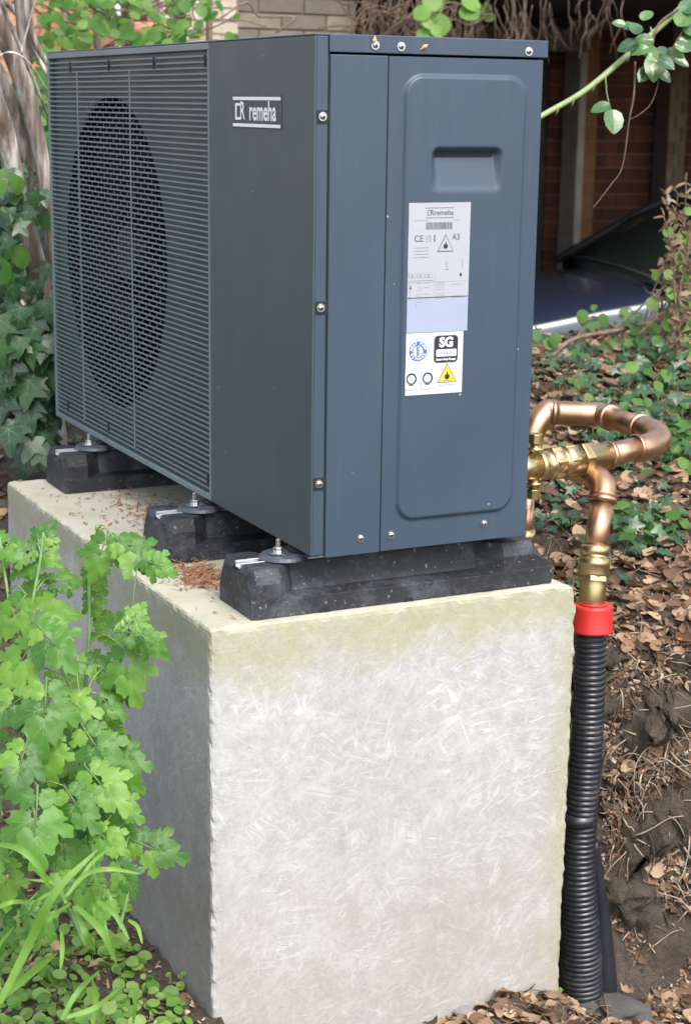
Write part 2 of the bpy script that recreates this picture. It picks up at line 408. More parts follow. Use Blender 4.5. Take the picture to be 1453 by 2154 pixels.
YS = coords([(-60, -6, 12), (-6, -1, .5), (-1, -.3, .03), (-.3, .50, .0045), (.50, .75, .0085), (.75, 3.4, .03), (3.4, 7, .2), (7, 20, 3), (20, 300, 56)])
mb = MB()
def gp(i, j):
    x, y = XS[i], YS[j]; z = H(x, y)
    if .6 < x < 1.6 and -.3 < y < .8:
        q = Vector((x * 9, y * 9, z * 9)); k = ss(.66, .72, x)
        f1 = noise.fractal(q, .7, 2.2, 5); f2 = noise.fractal(q + Vector((9, 3, 7)), .7, 2.2, 5)
        st = ss(-1.12, -.9, z) * (1 - ss(-.4, -.2, z)) + .25
        f3 = noise.noise(q * 4.2); f4 = noise.noise(q * 9 + Vector((3, 1, 2)))
        x += (f1 * .040 + f3 * .010) * k * st; y += (f2 * .055 + f3 * .014 + f4 * .007) * k * st; z += (f4 * .006 + f3 * .006) * k
    return (x, y, z)
mb.grid(gp, len(XS) - 1, len(YS) - 1)
ground = mb.obj('ground', M_SOIL); tag(ground, kind='structure')
def gnormal(x, y, e=.02):
    return Vector((-(H(x+e, y, False) - H(x-e, y, False)) / (2*e), -(H(x, y+e, False) - H(x, y-e, False)) / (2*e), 1)).normalized()

# driveway under the car
mb = MB(); mb.box((2.2, 3.5, -1.05), (9.5, 9.0, -.975))
tag(mb.obj('driveway', M_RENDER), kind='structure')

# ------------------------------------------------------------------ concrete plinth
def plinth():
    root = thing('concrete_plinth', 'tall pale concrete block with straw like board marks under the outdoor unit', 'plinth', (.2, .7, -1.35))
    x0, x1, y0, y1, z0, z1 = -.22, .6305, -.012, 1.46, -1.35, -.122
    bm = bmesh.new(); bmesh.ops.create_cube(bm, size=1)
    for v in bm.verts:
        v.co = Vector((lerp(x0, x1, v.co.x + .5), lerp(y0, y1, v.co.y + .5), lerp(z0, z1, v.co.z + .5)))
    # cast edges: the near right top corner is rounded off more than the rest
    bmesh.ops.bevel(bm, geom=bm.edges[:], offset=.0035, segments=1, profile=.6, affect='EDGES')
    for ax, lo, hi, st in ((0, x0, x1, .012), (1, y0, y1, .014), (2, z0, z1, .013)):
        n = int((hi - lo) / st); nrm = [0, 0, 0]; nrm[ax] = 1
        for i in range(1, n):
            co = [0, 0, 0]; co[ax] = lo + (hi - lo) * i / n
            bmesh.ops.bisect_plane(bm, geom=bm.verts[:] + bm.edges[:] + bm.faces[:], plane_co=co, plane_no=nrm)
    for v in bm.verts:
        p = v.co
        ex = min(abs(p.x - x0), abs(p.x - x1)); ey = min(abs(p.y - y0), abs(p.y - y1)); ez = abs(p.z - z1)
        d = sorted((ex, ey, ez))[1]
        k = max(0, 1 - d / .016)
        q = Vector(p) * 22
        amp = .0042 * k
        c = Vector(((x0 + x1) / 2, (y0 + y1) / 2, -.6)); dirn = Vector((math.copysign(1, p.x - c.x) if ex < .02 else 0, math.copysign(1, p.y - c.y) if ey < .02 else 0, 1 if ez < .02 else 0))
        nn = noise.fractal(q * 1.8, .8, 2.2, 4)
        v.co += dirn * (nn * amp - .002 * k)
        rr = math.hypot(max(0, p.x - (x1 - .07)), max(0, p.z - (z1 - .05)))
        if p.x > x1 - .07 and p.z > z1 - .05 and rr > 0:
            f = ss(.04, .10, rr); v.co.x -= .010 * f; v.co.z -= .010 * f
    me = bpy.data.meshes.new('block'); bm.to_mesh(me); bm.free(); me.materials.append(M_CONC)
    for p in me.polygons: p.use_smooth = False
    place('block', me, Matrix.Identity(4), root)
    # bits of dirt and bud scales lying on its top: part of what covers it
    mb = MB()
    for k in range(760):
        r = rnd()
        if r < .42: x, y = random.gauss(-.10, .035), random.gauss(.34, .06)
        elif r < .75: x, y = random.gauss(.02, .06), random.gauss(.95, .17)
        else: x, y = U(-.2, .6), U(.02, 1.4)
        if not (-.205 < x < .6 and 0.01 < y < 1.44): continue
        L = U(.007, .034); a = U(0, 6.28); M = Matrix.Translation((x, y, -.120 + U(0, .010 if r < .42 else .002))) @ Euler((U(-.5, .5), U(-.4, .4), a)).to_matrix().to_4x4()
        w_ = U(.0015, .0035)
        mb.add([M @ Vector(p) for p in ((-L/2, 0, 0), (0, -w_, .001), (L/2, 0, .002), (0, w_, .001), (0, 0, .0035))], [(0,1,4), (1,2,4), (2,3,4), (3,0,4)])
    o = mb.obj('bud_scales', M_CHIP, root); o['kind'] = 'stuff'
    return root
plinth()

# ------------------------------------------------------------------ rubber feet under the unit
def rubber_foot(yc, label, white=True):
    x0, x1 = -.122, .578; zb = -.121; h = .098; W = .086
    root = thing('rubber_foot', label, 'support foot', (.228, yc, zb), group='rubber support feet under the outdoor unit')
    mb = MB()
    # cross sections along x: (x, half width at shoulder, shoulder height, half width top, top height)
    secs = [(x0, .078, .052, .060, .085), (x0 + .010, .0855, .070, .072, h), (x0 + .062, .0855, .070, .072, h), (x0 + .108, .040, .041, .024, h - .004),
            (x1 - .165, .040, .041, .024, h - .004), (x1 - .122, .0855, .070, .072, h), (x1 - .050, .0855, .070, .072, h), (x1, .082, .045, .040, .050)]
    rings = []
    for x, sw, sh, tw, th in secs:
        e = .0 if x0 < x < x1 else .003
        prof = [(-W + e, 0), (-W + e, .036), (-sw, .040), (-sw if sh > .04 else -sw, sh), (-tw, th), (-.017, th), (-.017, th - .013), (.017, th - .013), (.017, th), (tw, th), (sw, sh), (sw, .040), (W - e, .036), (W - e, 0)]
        rings.append([Vector((x, yc + a, zb + b)) for a, b in prof])
    n = len(rings[0])
    for a, b in zip(rings, rings[1:]):
        mb.add(a + b, [(k, (k + 1) % n, n + (k + 1) % n, n + k) for k in range(n)])
    mb.add(rings[0], [tuple(range(n))]); mb.add(rings[-1], [tuple(range(n - 1, -1, -1))])
    body = mb.obj('rubber_body', M_RUB, root, .0025, 2)
    mb = MB()       # drain notches in the lower edge
    for x in (x0 + .16, x0 + .35, x0 + .54):
        mb = MB(); mb.add([Vector((x + a, yc - W - .0015, zb + b)) for a, b in ((-.014, 0), (.014, 0), (.006, .008), (-.006, .008))], [(0, 1, 2, 3)])
        mb.obj('drain_notch', M_GAP, root)
    mb = MB(); z = zb + h       # aluminium C channel let into the top
    for a, b in ((-.016, -.012), (.012, .016)): mb.box((x0 + .006, yc + a, z - .012), (x1 - .04, yc + b, z + .001))
    mb.box((x0 + .006, yc - .012, z - .0125), (x1 - .04, yc + .012, z - .010))
    mb.box((x0 + .006, yc - .012, z - .001), (x0 + .03, yc - .006, z + .0008)); mb.box((x0 + .006, yc + .006, z - .001), (x0 + .03, yc + .012, z + .0008))
    mb.obj('channel', M_ALU, root, .0006, 1)
    bx = -.028
    mb = MB(); mb.disc((bx + .012, yc, z + .001), (0, 0, 1), .052, .008, 28, r2=.046); mb.box((bx + .0, yc - .035, z + .004), (.05, yc + .035, z + .0112))
    mb.obj('rubber_washer', simple('bluish rubber washer', (.05, .06, .075), .45, bump=.1), root, .001, 1)
    mb = MB(); mb.disc((bx, yc, z + .0112), (0, 0, 1), .021, .0028, 22); mb.obj('washer', M_STEEL, root)
    mb = MB(); mb.disc((bx, yc, z + .0142), (0, 0, 1), .0105, .009, 6); mb.obj('nut', M_STEEL, root, .0006, 1)
    mb = MB(); mb.disc((bx, yc, z + .0232), (0, 0, 1), .0055, .017, 12, r2=.0048); mb.obj('bolt', M_STEEL, root, .0008, 1)
    mb = MB(); mb.box((bx + .024, yc - .02, z + .0113), (.30, yc + .02, -.004)); mb.obj('rail_bracket', M_GAP, root)
    return root
rubber_foot(.095, 'black rubber foot under the near corner of the unit, its full length in view')
rubber_foot(.560, 'black rubber foot in the middle, with brown bud scales heaped beside it')
rubber_foot(1.330, 'scuffed black rubber foot at the far end of the plinth, farthest from the stickers')

# ------------------------------------------------------------------ heat pump
HP = thing('heat_pump_unit', 'dark anthracite heat pump outdoor unit with round fan grille standing on the concrete block', 'heat pump', (.25, .85, -.01))
YE, YG = 1.722, .531
def casing():
    mb = MB()
    # inner shell set back from every skin
    mb.box((.030, .006, .0), (.496, YE - .004, .004)); mb.box((.492, .006, .004), (.497, YE - .004, .99))
    mb.box((.05, YE - .006, .004), (.492, YE - .002, .99)); mb.box((.05, .008, .004), (.492, .012, .966))
    mb.obj('inner_casing', M_GAP, HP)
    mb = MB(); mb.box((.0, -.0, 1.0), (.508, YE, 1.0035)); mb.box((.0285, -.004, .9705), (.5075, .0, 1.0035))
    mb.box((.504, 0, .9705), (.508, YE, 1.0)); mb.box((.0, YE - .003, .985), (.504, YE, 1.0))
    mb.obj('top_cover', M_SIDE, HP, .0018, 2)
    mb = MB(); mb.box((.0, .0005, .0), (.004, YG - .0015, .9995)); mb.box((.004, .0005, .0), (.0285, .0035, .9995), 1)
    mb.box((.004, .0035, .0), (.0285, YG - .002, .004))
    fp = mb.obj('front_panel', [M_FRONT, M_SIDE], HP, .0016, 2)
    mb = MB(); mb.box((.0315, -.0025, -.006), (.1525, .004, .9665)); mb.obj('corner_panel', M_SIDE, HP, .0016, 2)
    mb = MB(); mb.box((.030, 0.012, -.004), (.497, YE - .006, .0)); mb.obj('base_tray', M_FRONT, HP)
casing()
def service_panel():
    X0, X1, Z0, Z1 = .1545, .4975, -.004, .9660
    nu, nv = 150, 400
    def rr(x, z, cx, cz, hx, hz, r):
        dx, dz = abs(x - cx) - hx + r, abs(z - cz) - hz + r
        return math.hypot(max(dx, 0), max(dz, 0)) + min(max(dx, dz), 0) - r
    def h(x, z):
        d = rr(x, z, .3235, .494, .1385, .441, .042)
        a = (1 - ss(-.008, 0, d)) * .0068
        d2 = rr(x, z, .3275, .752, .080, .045, .017)
        b = ss(.004, -.011, d2) if False else (1 - ss(-.016, .002, d2))
        g = .019 * b * (.04 + .96 * max(0, min(1, (z - .708) / .076)))
        return a - g
    mb = MB()
    def P(i, j):
        x = lerp(X0, X1, i / nu); z = lerp(Z0, Z1, j / nv); return (x, -.0025 - h(x, z), z)
    mb.grid(P, nu, nv)
    mb.box((X0, -.0024, Z0), (X0 + .0015, .006, Z1)); mb.box((X1 - .0015, -.0024, Z0), (X1, .03, Z1)); mb.box((X0, -.0024, Z0), (X1, .006, Z0 + .0015)); mb.box((X0, -.0024, Z1 - .0015), (X1, .006, Z1))
    o = mb.obj('service_panel', M_SIDE, HP)
    me = o.data
    # normals must face the viewer's side
    bm = bmesh.new(); bm.from_mesh(me)
    for f in bm.faces:
        if f.smooth and f.normal.y > 0: f.normal_flip()
    bm.to_mesh(me); bm.free(); return h
hsp = service_panel()

def screw_mesh():
    mb = MB(); mb.disc((0, 0, 0), (0, -1, 0), .0085, .0016, 18); mb.disc((0, -.0016, 0), (0, -1, 0), .0062, .0030, 18, r2=.0042, smooth=True)
    mb.disc((0, -.0047, 0), (0, -1, 0), .0022, .0003, 6, 1)
    return mb.mesh('screw', [M_STEEL, M_GAP])
SCREW = screw_mesh()
for x, z in ((.123, .985), (.178, .984), (.462, .982)): place('screw', SCREW, Matrix.Translation((x, -.0042, z)), HP)
for x, z in ((.109, .028), (.178, .028), (.396, .031)): place('screw', SCREW, Matrix.Translation((x, -.0028, z)), HP)
NOT = MB(); NOT.box((-.013, -.0005, -.013), (.0125, .0005, .0115)); NOTCH = NOT.mesh('screw_notch', M_GAP)
for z in (.853, .494, .147):
    place('screw_notch', NOTCH, Matrix.Translation((.0185, -.0005, z)), HP)
    place('screw', SCREW, Matrix.Translation((.0165, -.001, z)), HP)
mb = MB(); mb.box((.0287, -.0002, -.002), (.0313, .006, .9995)); mb.box((.1526, .0, -.002), (.1544, .008, .966)); mb.obj('panel_joint', M_GAP, HP)

# grille: frame, slats, guard bars, backing plate with the round opening, fan
def grille():
    g = MB()
    y0, y1 = YG + .0015, YE
    g.box((.0, y0, .985), (.030, y1, .9998)); g.box((.0, y0, .0), (.030, y1, .014)); g.box((.0, y0, .014), (.012, y0 + .009, .985)); g.box((.0, y1 - .016, .014), (.030, y1, .985))
    gr = g.obj('front_grille', M_SLAT, HP, .0015, 2)
    N = 78; pitch = (.985 - .014) / (N)
    ya, yb = y0 + .009, y1 - .016; L = yb - ya
    s = MB()      # louvre: lip towards the viewer, blade sloping back and down... profile in xz
    prof = [(.0010, -.0014), (.0010, .0020), (.0022, .0024), (.0075, .0006), (.0075, -.0002), (.0022, -.0006)]
    vs = [Vector((x, y, z)) for y in (0, L) for x, z in prof]; n = len(prof)
    s.add(vs, [(k, (k + 1) % n, n + (k + 1) % n, n + k) for k in range(n)])
    SL = s.mesh('slat', M_SLAT)
    for i in range(1, N): place('slat', SL, Matrix.Translation((0, ya, .014 + i * pitch + U(-.0004, .0004))), gr)
    fy, fz, fr = 1.2255, .4975, .389
    b = MB()      # staggered guard bars across the opening
    for i in range(N):
        za, zb = .014 + i * pitch, .014 + (i + 1) * pitch
        zc = (za + zb) / 2
        for k in range(40):
            y = ya + .015 + (k + (.5 if i % 2 else 0)) * .050
            if y > yb - .01: continue
            if math.hypot(y - fy, zc - fz) < fr + .01: b.box((.0032, y - .0009, za), (.0048, y + .0009, zb))
    o = b.obj('guard_bars', M_SLAT, gr); o['kind'] = 'stuff'
    for y in (1.455, 1.044): 
        v = MB(); v.box((-.0012, y - .0016, .03), (.0012, y + .0016, .948)); v.obj('vertical_rod', M_SLAT, gr)
    c = MB(); c.box((-.0016, -.0035, -.013), (.001, .0035, .013)); c.box((-.0025, -.007, -.003), (.001, .002, .003)); CL = c.mesh('clip', M_GAP)
    for y, z in ((1.51, .960), (1.195, .961), (.872, .962), (.553, .962), (.548, .05), (1.25, .045), (1.6, .05)): place('clip', CL, Matrix.Translation((0, y, z)), gr)
    # backing plate with round hole
    p = MB(); n = 96; xp = .0142; corners = []
    for k in range(n):
        a = 2 * math.pi * k / n; cs, sn = math.cos(a), math.sin(a)
        hole = (xp, fy + fr * cs, fz + fr * sn)
        ty = ((y1 - .012 - fy) / cs) if cs > 1e-6 else ((y0 - fy) / cs if cs < -1e-6 else 1e9)
        tz = ((.99 - fz) / sn) if sn > 1e-6 else ((.005 - fz) / sn if sn < -1e-6 else 1e9)
        tt = min(ty, tz); corners.append((hole, (xp, fy + tt * cs, fz + tt * sn)))
    vs = [c[0] for c in corners] + [c[1] for c in corners] + [(xp + .06, c[0][1], c[0][2]) for c in corners]
    p.add(vs, [(k, (k+1) % n, n + (k+1) % n, n + k) for k in range(n)])
    for cy_, cz_ in ((y0, .005), (y0, .99), (y1 - .012, .005), (y1 - .012, .99)):      # fill the plate's corners
        ks = sorted(range(n), key=lambda k: (corners[k][1][1] - cy_) ** 2 + (corners[k][1][2] - cz_) ** 2)[:2]
        p.add([(xp, cy_, cz_), corners[ks[0]][1], corners[ks[1]][1]], [(0, 1, 2)])
    p.obj('backing_plate', M_FRONT, gr)
    q = MB()
    q.add([vs[k] for k in range(n)] + [vs[2*n + k] for k in range(n)], [(k, n + k, n + (k+1) % n, (k+1) % n) for k in range(n)], 0, True)
    q.obj('fan_shroud', M_DARK, gr)
    # fan
    fan = MB(); fan.disc((.075, fy, fz), (-1, 0, 0), .085, .03, 32, r2=.07); fanb = fan.obj('fan', M_DARK, HP, .004, 2)
    for k in range(5):
        a0 = 2 * math.pi * k / 5 + .5; bl = MB()
        def P(i, j):
            r = lerp(.08, .372, i / 10); a = a0 + lerp(0, .95, j / 8) + .5 * (i / 10) ** 1.5
            x = .050 + .055 * (j / 8) + .004 * math.sin(i * .3)
            return (x, fy + r * math.cos(a), fz + r * math.sin(a))
        bl.grid(P, 10, 8); o = bl.obj('fan_blade', simple('dark violet blade', (.006, .006, .012), .75, bump=0, spec=.15) if k == 0 else bpy.data.materials['dark violet blade'], fanb)
        so = o.modifiers.new('thick', 'SOLIDIFY'); so.thickness = .003
    mb = MB(); mb.box((.115, .70, .02), (.12, YE - .03, .97)); mb.obj('coil_back', M_GAP, HP)
grille()

# lettering
def text_mesh(s, size, bold=0.0, sx=1.0, align='CENTER'):
    cu = bpy.data.curves.new('t', 'FONT'); cu.body = s; cu.size = size; cu.offset = bold; cu.align_x = align; cu.align_y = 'CENTER'; cu.resolution_u = 3
    ob = bpy.data.objects.new('t', cu); COL.objects.link(ob)
    dg = bpy.context.evaluated_depsgraph_get(); dg.update(); me = bpy.data.meshes.new_from_object(ob.evaluated_get(dg))
    bpy.data.objects.remove(ob); me.transform(Matrix.Diagonal((sx, 1, 1, 1))); return me
def on_side(x, z, y):   # text plane facing -y
    return Matrix.Translation((x, y, z)) @ Matrix.Rotation(R(90), 4, 'X')
def flat(mb, pts, y, mi=0):    # polygon in the xz plane facing -y
    mb.add([(a, y, b) for a, b in pts], [tuple(range(len(pts)))], mi)
def rect(mb, x0, z0, x1, z1, y, mi=0): flat(mb, [(x0, z0), (x1, z0), (x1, z1), (x0, z1)], y, mi)
def ringp(mb, cx, cz, r0, r1, y, mi=0, n=28, a0=0, a1=360):
    vs = []
    for k in range(n + 1):
        a = R(lerp(a0, a1, k / n)); vs += [(cx + r0 * math.cos(a), y, cz + r0 * math.sin(a)), (cx + r1 * math.cos(a), y, cz + r1 * math.sin(a))]
    mb.add(vs, [(2*k, 2*k+1, 2*k+3, 2*k+2) for k in range(n)], mi)
def circ(mb, cx, cz, r, y, mi=0, n=28): flat(mb, [(cx + r*math.cos(2*math.pi*k/n), cz + r*math.sin(2*math.pi*k/n)) for k in range(n)], y, mi)
def putt(mb, s, x, z, size, y, mi=0, bold=0, sx=1.0): append_mesh(mb, text_mesh(s, size, bold, sx), on_side(x, z, y), mi)
def flame(mb, cx, cz, s, y, mi):
    pts = [(0, -.5), (.26, -.42), (.36, -.15), (.26, .12), (.16, .0), (.12, .28), (-.04, .55), (-.02, .25), (-.18, .05), (-.24, .16), (-.34, -.12), (-.26, -.42)]
    flat(mb, [(cx + a * s, cz + b * s) for a, b in pts], y, mi)

def front_logo():
    b = MB(); b.box((-.0012, .148, .826), (.0, .396, .892)); badge = b.obj('logo_badge', simple('badge backing', (.045, .055, .058), .5), HP, .0004, 1)
    m = MB(); x = -.0022
    def rf(y0, z0, y1, z1): m.add([(x, y0, z0), (x, y1, z0), (x, y1, z1), (x, y0, z1)], [(0, 1, 2, 3)])
    rf(.151, .8815, .393, .8880); rf(.151, .8285, .393, .8350)
    # the mark: open square joined to an R (drawn from the left as seen)
    rf(.372, .842, .381, .8755); rf(.352, .842, .372, .8475); rf(.352, .870, .372, .8755)
    tm = text_mesh('R', .049, .0011, .85); append_mesh(m, tm, Matrix.Translation((x, .343, .8590)) @ Matrix.Rotation(R(90), 4, 'X') @ Matrix.Identity(4) if False else Matrix.Translation((x, .343, .8590)) @ Euler((R(90), 0, R(-90))).to_matrix().to_4x4(), 0)
    tm = text_mesh('remeha', .053, .0012, .84); append_mesh(m, tm, Matrix.Translation((x, .240, .8585)) @ Euler((R(90), 0, R(-90))).to_matrix().to_4x4(), 0)
    m.obj('logo_lettering', M_WHITE, badge)
front_logo()

def stickers():
    mats = [M_PAPER, M_GREYP, M_LGREY, M_BLACKP, M_PAPERB, M_PAPERW, M_BLUE, M_YEL, M_WHITE]
    yb = -.0101       # raised pad stands at -.0093
    s = MB(); s.box((.1995, yb, .437), (.3375, -.0090, .691)); sh = s.obj('rating_sticker', M_PAPER, HP)
    m = MB(); y = yb - .0005; y2 = y - .0003
    rect(m, .1998, .4375, .337, .507, y, 4)
    rect(m, .1999, .5055, .3367, .5600, y, 0)
    putt(m, 'remeha', .277, .6715, .0145, y, 1, .0001, 1.0); putt(m, 'R', .2505, .6715, .0145, y, 1, .0003)
    rect(m, .2405, .667, .2418, .676, y, 1); rect(m, .2405, .6755, .2465, .6765, y, 1); rect(m, .2405, .6665, .2465, .6675, y, 1)
    rect(m, .2370, .6805, .2990, .6815, y, 1); rect(m, .2370, .6615, .2990, .6625, y, 1)
    x = .238; random.seed(3)
    while x < .297:
        w_ = random.choice((.0006, .0009, .0014)); rect(m, x, .6395, x + w_, .6530, y, 2 if rnd() < .5 else 1); x += w_ + random.choice((.0007, .0011))
    for a, z, b in ((.212, .657, .242), (.299, .657, .313)): 
        xx = a
        while xx < b: l = U(.002, .005); rect(m, xx, z - .0006, xx + l, z + .0006, y, 2); xx += l + .001
    putt(m, 'CE', .2225, .6215, .0180, y, 1, .0001, .95)
    putt(m, 'UK', .2445, .6255, .0095, y, 2, 0, 1); putt(m, 'CA', .2445, .6180, .0095, y, 2, 0, 1); rect(m, .2565, .6150, .2590, .6290, y, 1)
    putt(m, 'A3', .3060, .6235, .0170, y, 1, .0001, .9)
    flat(m, [(.2640, .5955), (.3010, .5955), (.2825, .6300)], y, 1); flat(m, [(.2665, .5972), (.2985, .5972), (.2825, .6268)], y2, 0)
    flame(m, .2825, .6085, .0150, y2 - .0003, 3)
    for r in range(4):
        xx = .212
        while xx < .244: l = U(.002, .006); rect(m, xx, .6035 - r * .0062, min(xx + l, .245), .6050 - r * .0062, y, 2); xx += l + .001
    rect(m, .2835, .5600, .2905, .5612, y, 3); flat(m, [(.2845, .564), (.2895, .564), (.2905, .576), (.2835, .576)], y, 2); flat(m, [(.2852, .5648), (.2888, .5648), (.2896, .575), (.2844, .575)], y2, 0)
    rect(m, .3215, .562, .3225, .582, y, 2)
    # lower specification block: little framed pictograms and rows of small print
    for k in range(3): 
        rect(m, .2015 + k * .0185, .5455, .2170 + k * .0185, .5550, y2, 2); rect(m, .2025 + k * .0185, .5463, .2160 + k * .0185, .5542, y2 - .0003, 0)
        circ(m, .2092 + k * .0185, .5502, .003, y2 - .0006, 2, 10)
    rect(m, .2005, .5395, .2570, .5402, y2, 1)
    flat(m, [(.3155, .5465), (.3215, .5465), (.3200, .5530), (.3170, .5530)], y2, 3)
    for r in range(8):
        for a, b in ((.2025, .2085), (.2200, .2320), (.2360, .2480), (.2620, .2830), (.2980, .3260)):
            if rnd() < .75:
                xx = a
                while xx < b: l = U(.0015, .004); rect(m, xx, .5345 - r * .0044, min(xx + l, b), .5358 - r * .0044, y2, 2); xx += l + .001
    rect(m, .2590, .5065, .2596, .5560, y2, 2); rect(m, .2005, .5365, .3340, .5370, y2, 2)
    flat(m, [(.203, .524), (.209, .524), (.206, .531)], y2, 1)
    rect(m, .2200, .4980, .2360, .4990, y2, 2); rect(m, .2190, .4860, .2200, .4975, y2, 2)
    m.obj('printing', mats, sh)
    s = MB(); s.box((.1995, yb, .3125), (.3290, -.0090, .4365)); s2 = s.obj('approval_sticker', M_PAPERW, HP)
    m = MB(); y = yb - .0005; y2 = y - .0003; y3 = y2 - .0003
    ringp(m, .2265, .4005, .0255, .0262, y, 2); ringp(m, .2265, .4005, .0115, .0200, y, 6)
    for k, ch in enumerate('HEAT PUMP'):
        a = R(165 - k * 150 / 8); append_mesh(m, text_mesh(ch, .0072, .0002), Matrix.Translation((.2265 + .0158 * math.cos(a), y2, .4005 + .0158 * math.sin(a))) @ Matrix.Rotation(R(90), 4, 'X') @ Matrix.Rotation(a - R(90), 4, 'Z'), 8)
    for k, ch in enumerate('KEYMARK'):
        a = R(205 + k * 130 / 6); append_mesh(m, text_mesh(ch, .0072, .0002), Matrix.Translation((.2265 + .0158 * math.cos(a), y2, .4005 + .0158 * math.sin(a))) @ Matrix.Rotation(R(90), 4, 'X') @ Matrix.Rotation(a + R(90), 4, 'Z'), 8)
    for k in range(3): ringp(m, .2265, .3940 + k * .006, .0016, .0030, y, 1, 12, -120, 120)
    rect(m, .2235, .3905, .2250, .4115, y, 1)
    def rrect(x0, z0, x1, z1, r, yy, mi):
        pts = []
        for cx, cz, a in ((x1 - r, z1 - r, 0), (x0 + r, z1 - r, 90), (x0 + r, z0 + r, 180), (x1 - r, z0 + r, 270)):
            pts += [(cx + r * math.cos(R(a + t)), cz + r * math.sin(R(a + t))) for t in (0, 30, 60, 90)]
        flat(m, pts, yy, mi)
    rrect(.2620, .3745, .3175, .4300, .008, y, 2); rrect(.2630, .3755, .3165, .4290, .0075, y2, 3)
    putt(m, 'SG', .2898, .4150, .0265, y3, 8, .0011, 1.0)
    rrect(.2675, .3875, .3135, .4015, .002, y3, 8); putt(m, 'Ready', .2905, .3945, .0120, y3 - .0003, 6, .0001, 1)
    putt(m, 'Smart Heat Pumps', .2900, .3815, .0062, y3, 8, .0002, .95)
    for cx in (.2125, .2490):
        rrect(cx - .0145, .3235, cx + .0145, .3625, .002, y, 2); rrect(cx - .0139, .3241, cx + .0139, .3619, .002, y2, 5)
        ringp(m, cx, .3455, .0085, .0118, y3, 3, 24, -60, 160); ringp(m, cx, .3455, .0090, .0118, y3, 1, 24, 160, 300); circ(m, cx, .3455, .0088, y3, 2, 20); circ(m, cx, .3455, .0080, y3 - .0003, 5, 20)
        putt(m, 'QP' if cx < .23 else '100', cx, .3455, .0062, y3 - .0006, 2); rect(m, cx - .005, .3320, cx + .005, .3345, y3, 1)
    flat(m, [(.2715, .3345), (.3160, .3345), (.2935, .3735)], y, 1); flat(m, [(.2738, .3357), (.3135, .3357), (.2935, .3708)], y2, 7); flame(m, .2935, .3490, .0170, y3, 3)
    rect(m, .285, .3380, .302, .3388, y3, 3); rect(m, .2745, .3290, .3130, .3300, y, 2)
    m.obj('printing', mats, s2)
stickers()
# blossom scraps caught on the top trim
for (x, z, a) in ((.119, .993, .2), (.226, .985, 1.1)):
    mb = MB(); M = Matrix.Translation((x, -.0065, z)) @ Matrix.Rotation(a, 4, 'Y')
    mb.add([M @ Vector(p) for p in ((0, 0, .011), (.004, -.003, .002), (.002, 0, -.011), (-.004, -.002, 0), (0, -.005, 0))], [(0,1,4),(1,2,4),(2,3,4),(3,0,4)])
    tag(mb.obj('blossom_scrap', simple('tan blossom scrap', (.50, .30, .14), .8)), 'tiny tan blossom scrap stuck ' + ('above the leftmost top trim screw' if x < .2 else 'on the top trim between the screws, lying at a slant'), 'debris')

